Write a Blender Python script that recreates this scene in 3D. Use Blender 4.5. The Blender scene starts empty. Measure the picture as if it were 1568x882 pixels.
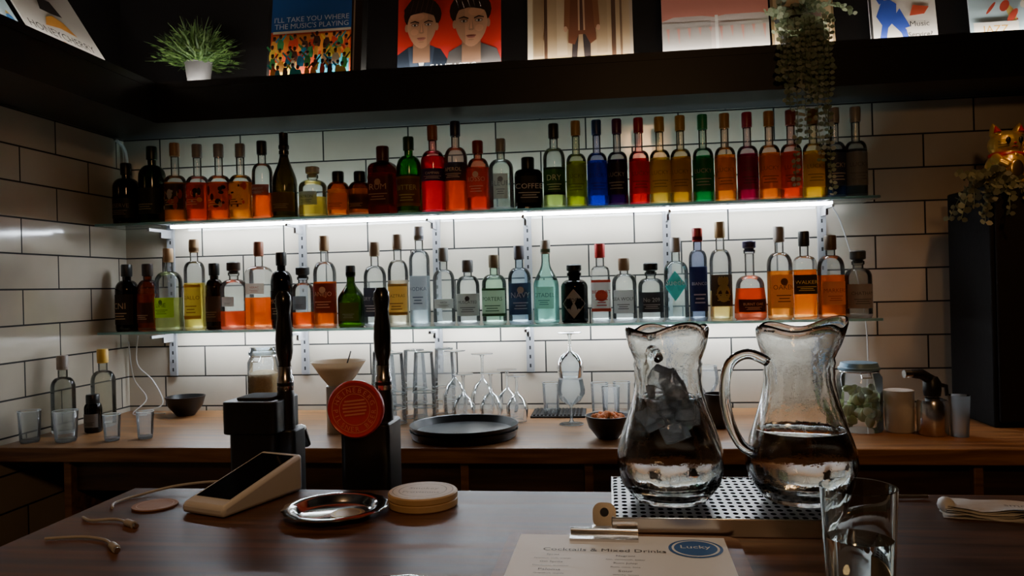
import bpy, bmesh, math, random
from mathutils import Vector, Matrix, Euler
random.seed(7)
pi=math.pi
scene=bpy.context.scene
COL=bpy.context.collection

# ------------------------------------------------------------------ materials
_mc={}
def _nodes(name):
    m=bpy.data.materials.new(name); m.use_nodes=True
    nt=m.node_tree; nt.nodes.clear()
    out=nt.nodes.new('ShaderNodeOutputMaterial')
    return m,nt,out
def c4(c): return (c[0],c[1],c[2],1.0)
def pm(color,rough=.5,metal=0.,var=.12,scale=30.,bump=0.,coat=0.,name='paint',spec=.5):
    key=('pm',tuple(color),rough,metal,var,scale,bump,coat,spec)
    if key in _mc: return _mc[key]
    m,nt,out=_nodes(name)
    b=nt.nodes.new('ShaderNodeBsdfPrincipled')
    n=nt.nodes.new('ShaderNodeTexNoise'); n.inputs['Scale'].default_value=scale; n.inputs['Detail'].default_value=3
    tc=nt.nodes.new('ShaderNodeTexCoord'); nt.links.new(tc.outputs['Object'],n.inputs['Vector'])
    mx=nt.nodes.new('ShaderNodeMix'); mx.data_type='RGBA'
    mx.inputs[6].default_value=c4([v*(1-var) for v in color]); mx.inputs[7].default_value=c4([min(1,v*(1+var)) for v in color])
    nt.links.new(n.outputs['Fac'],mx.inputs[0]); nt.links.new(mx.outputs[2],b.inputs['Base Color'])
    b.inputs['Roughness'].default_value=rough; b.inputs['Metallic'].default_value=metal
    b.inputs['Coat Weight'].default_value=coat; b.inputs['Specular IOR Level'].default_value=spec
    if bump:
        bp=nt.nodes.new('ShaderNodeBump'); bp.inputs['Strength'].default_value=bump; bp.inputs['Distance'].default_value=.002
        nt.links.new(n.outputs['Fac'],bp.inputs['Height']); nt.links.new(bp.outputs[0],b.inputs['Normal'])
    nt.links.new(b.outputs[0],out.inputs[0]); _mc[key]=m; return m
def paper(color,tr=.50):
    key=('paper',tuple(color),tr)
    if key in _mc: return _mc[key]
    m,nt,out=_nodes('label_paper')
    b=nt.nodes.new('ShaderNodeBsdfPrincipled'); b.inputs['Base Color'].default_value=c4(color); b.inputs['Roughness'].default_value=.5
    t=nt.nodes.new('ShaderNodeBsdfTranslucent'); t.inputs[0].default_value=c4(color)
    n=nt.nodes.new('ShaderNodeTexNoise'); n.inputs['Scale'].default_value=60
    mp=nt.nodes.new('ShaderNodeMapRange'); mp.inputs[3].default_value=tr*.8; mp.inputs[4].default_value=tr*1.2
    nt.links.new(n.outputs['Fac'],mp.inputs[0])
    x=nt.nodes.new('ShaderNodeMixShader'); nt.links.new(mp.outputs[0],x.inputs[0]); nt.links.new(b.outputs[0],x.inputs[1]); nt.links.new(t.outputs[0],x.inputs[2])
    nt.links.new(x.outputs[0],out.inputs[0]); _mc[key]=m; return m
def glass(color,trans=0.,rough=.04,edge=.6):
    """thin glass / liquid: tinted transparency, some scattering, fresnel gloss, thicker tint towards the rim"""
    key=('glass',tuple(color),trans,rough,edge)
    if key in _mc: return _mc[key]
    m,nt,out=_nodes('tinted_glass')
    lw=nt.nodes.new('ShaderNodeLayerWeight'); lw.inputs[0].default_value=.35
    mx=nt.nodes.new('ShaderNodeMix'); mx.data_type='RGBA'
    mx.inputs[6].default_value=c4(color); mx.inputs[7].default_value=c4([v*edge for v in color])
    nt.links.new(lw.outputs['Facing'],mx.inputs[0])
    t=nt.nodes.new('ShaderNodeBsdfTransparent'); nt.links.new(mx.outputs[2],t.inputs[0])
    last=t
    if trans>0:
        tl=nt.nodes.new('ShaderNodeBsdfTranslucent'); tl.inputs[0].default_value=c4(color)
        s=nt.nodes.new('ShaderNodeMixShader'); s.inputs[0].default_value=trans
        nt.links.new(t.outputs[0],s.inputs[1]); nt.links.new(tl.outputs[0],s.inputs[2]); last=s
    g=nt.nodes.new('ShaderNodeBsdfGlossy'); g.inputs['Roughness'].default_value=rough
    fr=nt.nodes.new('ShaderNodeFresnel'); fr.inputs[0].default_value=1.45
    s2=nt.nodes.new('ShaderNodeMixShader'); nt.links.new(fr.outputs[0],s2.inputs[0])
    nt.links.new(last.outputs[0],s2.inputs[1]); nt.links.new(g.outputs[0],s2.inputs[2])
    nt.links.new(s2.outputs[0],out.inputs[0]); _mc[key]=m; return m
def realglass(color=(1,1,1),ior=1.45,rough=0.,bump=0.,sc=40.):
    key=('rg',tuple(color),ior,rough,bump,sc)
    if key in _mc: return _mc[key]
    m,nt,out=_nodes('clear_glass')
    g=nt.nodes.new('ShaderNodeBsdfGlass'); g.inputs['Color'].default_value=c4(color); g.inputs['IOR'].default_value=ior; g.inputs['Roughness'].default_value=rough
    if bump:
        n=nt.nodes.new('ShaderNodeTexNoise'); n.inputs['Scale'].default_value=sc; n.inputs['Detail'].default_value=3
        tc=nt.nodes.new('ShaderNodeTexCoord'); nt.links.new(tc.outputs['Object'],n.inputs['Vector'])
        bp=nt.nodes.new('ShaderNodeBump'); bp.inputs['Strength'].default_value=bump; bp.inputs['Distance'].default_value=.003
        nt.links.new(n.outputs['Fac'],bp.inputs['Height']); nt.links.new(bp.outputs[0],g.inputs['Normal'])
    nt.links.new(g.outputs[0],out.inputs[0]); _mc[key]=m; return m
def emit(color,s):
    m,nt,out=_nodes('led_diffuser')
    e=nt.nodes.new('ShaderNodeEmission'); e.inputs[0].default_value=c4(color); e.inputs[1].default_value=s
    nt.links.new(e.outputs[0],out.inputs[0]); return m
def tile_mat(axis):
    m,nt,out=_nodes('subway_tile')
    N=nt.nodes.new; L=nt.links.new
    g=N('ShaderNodeNewGeometry'); sp=N('ShaderNodeSeparateXYZ'); L(g.outputs['Position'],sp.inputs[0])
    ax=N('ShaderNodeMath'); ax.operation='ADD'; ax.inputs[1].default_value=-.09 if axis==0 else .04
    az=N('ShaderNodeMath'); az.operation='ADD'; az.inputs[1].default_value=.0096
    L(sp.outputs[axis],ax.inputs[0]); L(sp.outputs[2],az.inputs[0])
    cb=N('ShaderNodeCombineXYZ'); L(ax.outputs[0],cb.inputs[0]); L(az.outputs[0],cb.inputs[1])
    b=N('ShaderNodeTexBrick'); L(cb.outputs[0],b.inputs[0])
    b.inputs['Scale'].default_value=1; b.inputs['Brick Width'].default_value=.302; b.inputs['Row Height'].default_value=.1056
    b.inputs['Mortar Size'].default_value=.0028; b.inputs['Mortar Smooth'].default_value=.15; b.inputs['Bias'].default_value=0
    b.inputs['Color1'].default_value=(.62,.55,.44,1); b.inputs['Color2'].default_value=(.50,.44,.35,1); b.inputs['Mortar'].default_value=(.012,.011,.010,1)
    n2=N('ShaderNodeTexNoise'); n2.inputs['Scale'].default_value=2.2; n2.inputs['Detail'].default_value=5; L(g.outputs['Position'],n2.inputs['Vector'])
    m2=N('ShaderNodeMapRange'); m2.inputs[1].default_value=.3; m2.inputs[2].default_value=.7; m2.inputs[3].default_value=.75; m2.inputs[4].default_value=1.05; L(n2.outputs['Fac'],m2.inputs[0])
    vs=N('ShaderNodeVectorMath'); vs.operation='SCALE'; L(b.outputs['Color'],vs.inputs[0]); L(m2.outputs[0],vs.inputs['Scale'])
    p=N('ShaderNodeBsdfPrincipled'); L(vs.outputs[0],p.inputs['Base Color'])
    mr=N('ShaderNodeMapRange'); mr.inputs[3].default_value=.10; mr.inputs[4].default_value=.8; L(b.outputs['Fac'],mr.inputs[0]); L(mr.outputs[0],p.inputs['Roughness'])
    n=N('ShaderNodeTexNoise'); n.inputs['Scale'].default_value=7; n.inputs['Detail'].default_value=2; L(g.outputs['Position'],n.inputs['Vector'])
    mm=N('ShaderNodeMath'); mm.operation='MULTIPLY_ADD'; mm.inputs[1].default_value=-1.0; L(b.outputs['Fac'],mm.inputs[0])
    ns=N('ShaderNodeMath'); ns.operation='MULTIPLY'; ns.inputs[1].default_value=.8; L(n.outputs['Fac'],ns.inputs[0]); L(ns.outputs[0],mm.inputs[2])
    bp=N('ShaderNodeBump'); bp.inputs['Strength'].default_value=.5; bp.inputs['Distance'].default_value=.003; L(mm.outputs[0],bp.inputs['Height']); L(bp.outputs[0],p.inputs['Normal'])
    L(p.outputs[0],out.inputs[0]); return m
def wood(c1,c2,rough=.35,sx=1.5,sy=22.,plank=0.):
    m,nt,out=_nodes('wood')
    N=nt.nodes.new; L=nt.links.new
    g=N('ShaderNodeNewGeometry'); mp=N('ShaderNodeMapping'); mp.inputs['Scale'].default_value=(sx,sy,sy); L(g.outputs['Position'],mp.inputs[0])
    n=N('ShaderNodeTexNoise'); n.inputs['Scale'].default_value=1.6; n.inputs['Detail'].default_value=8; n.inputs['Distortion'].default_value=.8; L(mp.outputs[0],n.inputs['Vector'])
    cr=N('ShaderNodeValToRGB'); cr.color_ramp.elements[0].position=.32; cr.color_ramp.elements[1].position=.7
    cr.color_ramp.elements[0].color=c4(c1); cr.color_ramp.elements[1].color=c4(c2); L(n.outputs['Fac'],cr.inputs[0])
    p=N('ShaderNodeBsdfPrincipled'); col=cr.outputs[0]
    if plank:
        sp=N('ShaderNodeSeparateXYZ'); L(g.outputs['Position'],sp.inputs[0])
        d=N('ShaderNodeMath'); d.operation='DIVIDE'; d.inputs[1].default_value=plank; L(sp.outputs[1],d.inputs[0])
        fl=N('ShaderNodeMath'); fl.operation='FLOOR'; L(d.outputs[0],fl.inputs[0])
        wn=N('ShaderNodeTexWhiteNoise'); wn.noise_dimensions='1D'; L(fl.outputs[0],wn.inputs['W'])
        mr=N('ShaderNodeMapRange'); mr.inputs[3].default_value=.6; mr.inputs[4].default_value=1.25; L(wn.outputs['Value'],mr.inputs[0])
        mu=N('ShaderNodeVectorMath'); mu.operation='SCALE'; L(cr.outputs[0],mu.inputs[0]); L(mr.outputs[0],mu.inputs['Scale']); col=mu.outputs[0]
    L(col,p.inputs['Base Color'])
    rr=N('ShaderNodeMapRange'); rr.inputs[3].default_value=rough*.75; rr.inputs[4].default_value=rough*1.3; L(n.outputs['Fac'],rr.inputs[0]); L(rr.outputs[0],p.inputs['Roughness'])
    p.inputs['Specular IOR Level'].default_value=.38
    bp=N('ShaderNodeBump'); bp.inputs['Strength'].default_value=.3; bp.inputs['Distance'].default_value=.001; L(n.outputs['Fac'],bp.inputs['Height']); L(bp.outputs[0],p.inputs['Normal'])
    L(p.outputs[0],out.inputs[0]); return m
def perforated():
    m,nt,out=_nodes('perforated_steel')
    N=nt.nodes.new; L=nt.links.new
    g=N('ShaderNodeTexCoord'); mp=N('ShaderNodeMapping'); mp.inputs['Scale'].default_value=(80,58,1); L(g.outputs['Object'],mp.inputs[0])
    fr=N('ShaderNodeVectorMath'); fr.operation='FRACTION'; L(mp.outputs[0],fr.inputs[0])
    sb=N('ShaderNodeVectorMath'); sb.operation='SUBTRACT'; sb.inputs[1].default_value=(.5,.5,0); L(fr.outputs[0],sb.inputs[0])
    ml=N('ShaderNodeVectorMath'); ml.operation='MULTIPLY'; ml.inputs[1].default_value=(1,1,0); L(sb.outputs[0],ml.inputs[0])
    ln=N('ShaderNodeVectorMath'); ln.operation='LENGTH'; L(ml.outputs[0],ln.inputs[0])
    lt=N('ShaderNodeMath'); lt.operation='LESS_THAN'; lt.inputs[1].default_value=.32; L(ln.outputs['Value'],lt.inputs[0])
    p=N('ShaderNodeBsdfPrincipled'); p.inputs['Metallic'].default_value=1; p.inputs['Base Color'].default_value=(.36,.35,.34,1); p.inputs['Roughness'].default_value=.36
    h=N('ShaderNodeBsdfDiffuse'); h.inputs[0].default_value=(.004,.004,.004,1)
    s=N('ShaderNodeMixShader'); L(lt.outputs[0],s.inputs[0]); L(p.outputs[0],s.inputs[1]); L(h.outputs[0],s.inputs[2]); L(s.outputs[0],out.inputs[0]); return m

STEEL=pm((.62,.61,.6),.22,1.,.05,name='steel')
ALU=pm((.28,.28,.29),.45,.2,.05,name='aluminium')
BLACK=pm((.008,.008,.009),.35,0,.2,name='black_plastic')
MATTE=pm((.01,.01,.011),.75,0,.3,name='matte_black')
WHITE=pm((.80,.81,.84),.35,0,.03,name='white_plastic')
CABLE=pm((.50,.49,.47),.45,0,.03,name='cable_sheath')
TAB=realglass((.98,1,.99),1.45)

# ------------------------------------------------------------------ mesh builder
_tc={}
def text_geo(s):
    if s in _tc: return _tc[s]
    cu=bpy.data.curves.new('tmp','FONT'); cu.body=s; cu.align_x='CENTER'; cu.size=1.; cu.resolution_u=2; cu.space_line=.8
    ob=bpy.data.objects.new('tmp',cu); COL.objects.link(ob)
    dg=bpy.context.evaluated_depsgraph_get(); me=ob.evaluated_get(dg).to_mesh()
    vs=[v.co.copy() for v in me.vertices]; fs=[tuple(p.vertices) for p in me.polygons]
    ob.evaluated_get(dg).to_mesh_clear(); bpy.data.objects.remove(ob); bpy.data.curves.remove(cu)
    if vs:
        y0=min(v.y for v in vs); y1=max(v.y for v in vs); x0=min(v.x for v in vs); x1=max(v.x for v in vs); h=max(1e-6,y1-y0)
        vs=[((v.x-(x0+x1)/2)/h,(v.y-(y0+y1)/2)/h) for v in vs]; w=(x1-x0)/h
    else: w=1
    _tc[s]=(vs,fs,w); return _tc[s]
def se(th,n):
    if not n: return 1.
    c=abs(math.cos(th)); s=abs(math.sin(th)); return (c**n+s**n)**(-1./n)
class MB:
    def __init__(s): s.v=[];s.f=[];s.m=[];s.sm=[];s.mats=[];s.M=None
    def mi(s,mat):
        if mat not in s.mats: s.mats.append(mat)
        return s.mats.index(mat)
    def add(s,vs,fs,mat,smooth=False):
        o=len(s.v)
        for v in vs:
            v=Vector(v)
            if s.M is not None: v=s.M@v
            s.v.append(v)
        i=s.mi(mat)
        for f in fs: s.f.append(tuple(a+o for a in f)); s.m.append(i); s.sm.append(smooth)
    def lathe(s,prof,mat,seg=24,n=None,c=(0,0,0),warp=None,closed=False):
        vs=[];fs=[]
        for pr in prof:
            r,z=pr[0],pr[1]; nn=pr[2] if len(pr)>2 else n
            for k in range(seg):
                t=2*pi*k/seg; rr=max(r,1e-5)*se(t,nn); zz=z
                if warp: rr,zz=warp(t,rr,zz)
                vs.append((c[0]+rr*math.cos(t),c[1]+rr*math.sin(t),c[2]+zz))
        P=len(prof)
        for i in range(P if closed else P-1):
            j=(i+1)%P
            for k in range(seg):
                l=(k+1)%seg; fs.append((i*seg+k,i*seg+l,j*seg+l,j*seg+k))
        s.add(vs,fs,mat,True)
    def box(s,a,b,mat,R=None,cen=None):
        x0,y0,z0=a;x1,y1,z1=b
        vs=[Vector(q) for q in ((x0,y0,z0),(x1,y0,z0),(x1,y1,z0),(x0,y1,z0),(x0,y0,z1),(x1,y0,z1),(x1,y1,z1),(x0,y1,z1))]
        if R is not None:
            cc=Vector(cen) if cen else Vector(((x0+x1)/2,(y0+y1)/2,(z0+z1)/2)); vs=[cc+R@(v-cc) for v in vs]
        s.add(vs,[(0,3,2,1),(4,5,6,7),(0,1,5,4),(1,2,6,5),(2,3,7,6),(3,0,4,7)],mat)
    def prism(s,pts,z0,z1,mat,smooth=False):
        n=len(pts); vs=[(p[0],p[1],z0) for p in pts]+[(p[0],p[1],z1) for p in pts]
        s.add(vs,[tuple(range(n))[::-1],tuple(range(n,2*n))]+[(i,(i+1)%n,n+(i+1)%n,n+i) for i in range(n)],mat,smooth)
    def tube(s,pts,r,mat,seg=8,cap=True):
        pts=[Vector(p) for p in pts]; n=len(pts); rs=r if isinstance(r,(list,tuple)) else [r]*n
        vs=[];fs=[];up=Vector((0,0,1)); prev=None
        for i,p in enumerate(pts):
            d=(pts[min(i+1,n-1)]-pts[max(i-1,0)])
            d=d.normalized() if d.length>1e-9 else Vector((0,0,1))
            if prev is None:
                a=d.cross(up); a=a if a.length>1e-3 else d.cross(Vector((1,0,0)))
            else: a=prev-d*prev.dot(d)
            a.normalize(); prev=a.copy(); b=d.cross(a)
            for k in range(seg):
                t=2*pi*k/seg; vs.append(p+(a*math.cos(t)+b*math.sin(t))*rs[i])
        for i in range(n-1):
            for k in range(seg):
                l=(k+1)%seg; fs.append((i*seg+k,i*seg+l,(i+1)*seg+l,(i+1)*seg+k))
        if cap: fs+= [tuple(range(seg))[::-1],tuple(range((n-1)*seg,n*seg))]
        s.add(vs,fs,mat,True)
    def ring(s,r,z,t,mat,c=(0,0),seg=28):
        s.tube([(c[0]+r*math.cos(q),c[1]+r*math.sin(q),z) for q in [2*pi*i/seg for i in range(seg+1)]],t,mat,5,False)
    def ell(s,c,r,mat,seg=16,rings=10,R=None):
        vs=[];fs=[]
        for i in range(rings+1):
            ph=-pi/2+pi*i/rings
            for k in range(seg):
                t=2*pi*k/seg; v=Vector((r[0]*max(1e-4,math.cos(ph))*math.cos(t),r[1]*max(1e-4,math.cos(ph))*math.sin(t),r[2]*math.sin(ph)))
                if R is not None: v=R@v
                vs.append(Vector(c)+v)
        for i in range(rings):
            for k in range(seg):
                l=(k+1)%seg; fs.append((i*seg+k,i*seg+l,(i+1)*seg+l,(i+1)*seg+k))
        s.add(vs,fs,mat,True)
    def wrap(s,R,z0,z1,a0,a1,mat,n=None,cyl=None,seg=10):
        vs=[];fs=[]
        for i in range(seg+1):
            a=a0+(a1-a0)*i/seg; t=-pi/2+a; rr=R*se(t,n)
            vs+=[(rr*math.cos(t),rr*math.sin(t),z0),(rr*math.cos(t),rr*math.sin(t),z1)]
        for i in range(seg): fs.append((2*i,2*i+2,2*i+3,2*i+1))
        s.add(vs,fs,mat,True)
    def wraptext(s,txt,R,z,h,mat,n=None,maxa=1.7,a=0):
        vs,fs,w=text_geo(txt)
        sc=min(h,maxa*R/max(w,.01)); o=[]
        for (x,y) in vs:
            t=-pi/2+a+x*sc/R; rr=R*se(t,n); o.append((rr*math.cos(t),rr*math.sin(t),z+y*sc))
        s.add(o,fs,mat)
    def wrapdisc(s,R,z,rad,mat,n=None,seg=20,k=1.,a=0):
        o=[];
        for i in range(seg):
            q=2*pi*i/seg; x=rad*math.cos(q); y=rad*math.sin(q)*k; t=-pi/2+a+x/R; rr=R*se(t,n); o.append((rr*math.cos(t),rr*math.sin(t),z+y))
        t=-pi/2+a; rr=R*se(t,n)
        o.append((rr*math.cos(t),rr*math.sin(t),z))
        s.add(o,[(i,(i+1)%seg,seg) for i in range(seg)],mat)
    def flattext(s,txt,c,h,mat,ux,uy,maxw=None):
        vs,fs,w=text_geo(txt); sc=h
        if maxw and w*sc>maxw: sc=maxw/w
        c=Vector(c); ux=Vector(ux); uy=Vector(uy)
        s.add([c+ux*(x*sc)+uy*(y*sc) for x,y in vs],fs,mat)
    def build(s,name,loc=(0,0,0),rot=0.,parent=None,bevel=0.,fix=False,R=None):
        me=bpy.data.meshes.new(name); me.from_pydata([tuple(v) for v in s.v],[],s.f)
        for m in s.mats: me.materials.append(m)
        me.polygons.foreach_set('material_index',s.m); me.polygons.foreach_set('use_smooth',s.sm); me.update()
        if fix:
            bm=bmesh.new(); bm.from_mesh(me); bmesh.ops.remove_doubles(bm,verts=bm.verts,dist=1e-5); bmesh.ops.recalc_face_normals(bm,faces=bm.faces); bm.to_mesh(me); bm.free()
        try: me.set_sharp_from_angle(angle=math.radians(42))
        except Exception: pass
        ob=bpy.data.objects.new(name,me); COL.objects.link(ob); ob.location=loc
        ob.rotation_euler=R if R is not None else (0,0,rot)
        if parent: ob.parent=parent
        if bevel:
            b=ob.modifiers.new('bevel','BEVEL'); b.width=bevel; b.segments=2; b.limit_method='ANGLE'; b.harden_normals=False
        return ob
def empty(name,loc=(0,0,0),rot=0.):
    e=bpy.data.objects.new(name,None); COL.objects.link(e); e.location=loc; e.rotation_euler=(0,0,rot); e.empty_display_size=.05; return e
def smooth(pts,k=6):
    pts=[Vector(p) for p in pts]; P=[pts[0]]+pts+[pts[-1]]; o=[]
    for i in range(1,len(P)-2):
        for j in range(k):
            t=j/k; a,b_,c,d=P[i-1],P[i],P[i+1],P[i+2]
            o.append(.5*((2*b_)+(-a+c)*t+(2*a-5*b_+4*c-d)*t*t+(-a+3*b_-3*c+d)*t*t*t))
    o.append(pts[-1]); return o

# ------------------------------------------------------------------ room shell
WX=-1.71; WY=2.57; RX=2.5; FY=-2.2; CH=2.80; ST=2.118; SB=2.0
def shell(n,a,b,mat): 
    m=MB(); m.box(a,b,mat); return m.build(n)
DARKW=pm((.010,.009,.010),.7,0,.2,3,name='black_wall_paint',spec=.3)
shell('wall_back',(WX-.1,WY,0),(RX,WY+.1,2.02),tile_mat(0))
shell('wall_left',(WX-.1,FY,0),(WX,WY,2.02),tile_mat(1))
shell('wall_back_upper',(WX-.1,WY,2.02),(RX,WY+.1,CH),DARKW)
shell('wall_left_upper',(WX-.1,FY,2.02),(WX,WY,CH),DARKW)
shell('wall_right',(RX,FY,0),(RX+.1,WY+.1,CH),DARKW)
shell('wall_front',(WX-.1,FY-.1,0),(RX+.1,FY,CH),DARKW)
shell('ceiling',(WX-.1,FY-.1,CH),(RX+.1,WY+.1,CH+.1),DARKW)
shell('floor',(WX-.1,FY-.1,-.1),(RX+.1,WY+.1,0),pm((.03,.025,.022),.5,0,.3,5,name='dark_floor'))
m=MB(); SOF=pm((.010,.009,.010),.42,0,.35,6,.15,name='black_stained_board',spec=.35)
m.box((WX,2.34,SB),(RX,WY,ST),SOF); m.box((WX,.2,SB),(-1.44,2.34,ST),SOF)
m.box((WX,2.338,ST-.01),(RX,2.346,ST+.013),SOF); m.box((-1.446,.2,ST-.01),(-1.438,2.34,ST+.013),SOF)
m.build('ledge_shelf')

# ------------------------------------------------------------------ glass shelves, standards, LEDs
ZU=1.685; ZL=1.321
SHG=glass((.86,.95,.92),edge=.8); EDGE=glass((.55,.92,.84),.7)
for z in (ZU,ZL):
    m=MB(); x0,x1,y0,y1=-1.705,.805,2.395,2.568
    m.add([(x0,y0,z-.008),(x1,y0,z-.008),(x1,y1,z-.008),(x0,y1,z-.008),(x0,y0,z),(x1,y0,z),(x1,y1,z),(x0,y1,z)],[(0,3,2,1),(4,5,6,7)],SHG)
    m.add([(x0,y0,z-.008),(x1,y0,z-.008),(x1,y1,z-.008),(x0,y1,z-.008),(x0,y0,z),(x1,y0,z),(x1,y1,z),(x0,y1,z)],[(0,1,5,4),(1,2,6,5),(3,0,4,7)],EDGE)
    for X in (-1.535,-1.048,-.574,-.263,.195,.681):
        m.box((X-.004,2.43,z-.026),(X+.004,2.569,z-.0165),ALU)
        m.box((X-.004,2.50,z-.045),(X+.004,2.569,z-.026),ALU)
        if z==ZU:
            m.box((X-.013,2.560,1.155),(X+.013,2.5695,1.71),ALU)
            for q in range(18): m.box((X-.003,2.5595,1.17+q*.03),(X+.003,2.5601,1.182+q*.03),MATTE)
    m.build('glass_bottle_shelf')
LED=emit((.80,.89,1.0),98)
LED2=emit((1,.92,.80),58)
for z in (ZU,ZL):
    m=MB(); m.box((-1.50,2.506,z-.0130),(.70,2.518,z-.0085),LED)
    m.build('led_strip_light')
m=MB(); m.box((-1.40,2.352,ST+.0005),(2.0,2.359,ST+.005),LED2); m.box((-1.464,.5,ST+.0005),(-1.456,2.30,ST+.005),LED2); m.build('led_strip_light')

# ------------------------------------------------------------------ counters
OAK=wood((.13,.054,.018),(.36,.17,.062),.38,2.,26.)
OAKD=wood((.04,.02,.010),(.10,.05,.025),.45,2.,20.)
BARW=wood((.042,.018,.008),(.17,.076,.034),.40,1.6,26.,.16)
m=MB(); m.box((WX+.001,1.945,.99),(RX-.02,WY-.001,1.03),OAK)
m.box((-1.50,1.99,.90),(RX-.02,2.02,.99),OAKD)
m.box((-1.50,1.99,.0),(RX-.02,2.55,.06),OAKD); m.box((-1.50,2.0,.55),(RX-.02,2.55,.575),OAKD); m.box((-1.50,2.53,.06),(RX-.02,2.56,.99),OAKD)
for X in (-1.50,-.94,-.381,-.06,.40,.869,1.5): m.box((X-.011,1.965,.06),(X+.011,2.55,.99),OAK)
m.build('back_counter',bevel=.003)
m=MB(); m.box((-.85,.34,1.06),(2.3,1.285,1.10),BARW); m.box((-.80,.62,0),(2.25,1.24,1.06),OAKD)
m.box((-.80,1.24,0),(2.25,1.56,.95),MATTE)
for i in range(9): m.box((-.80+i*.34,.61,.12),(-.80+i*.34+.30,.62,.98),OAK)
m.build('bar_counter',bevel=.004)

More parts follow.
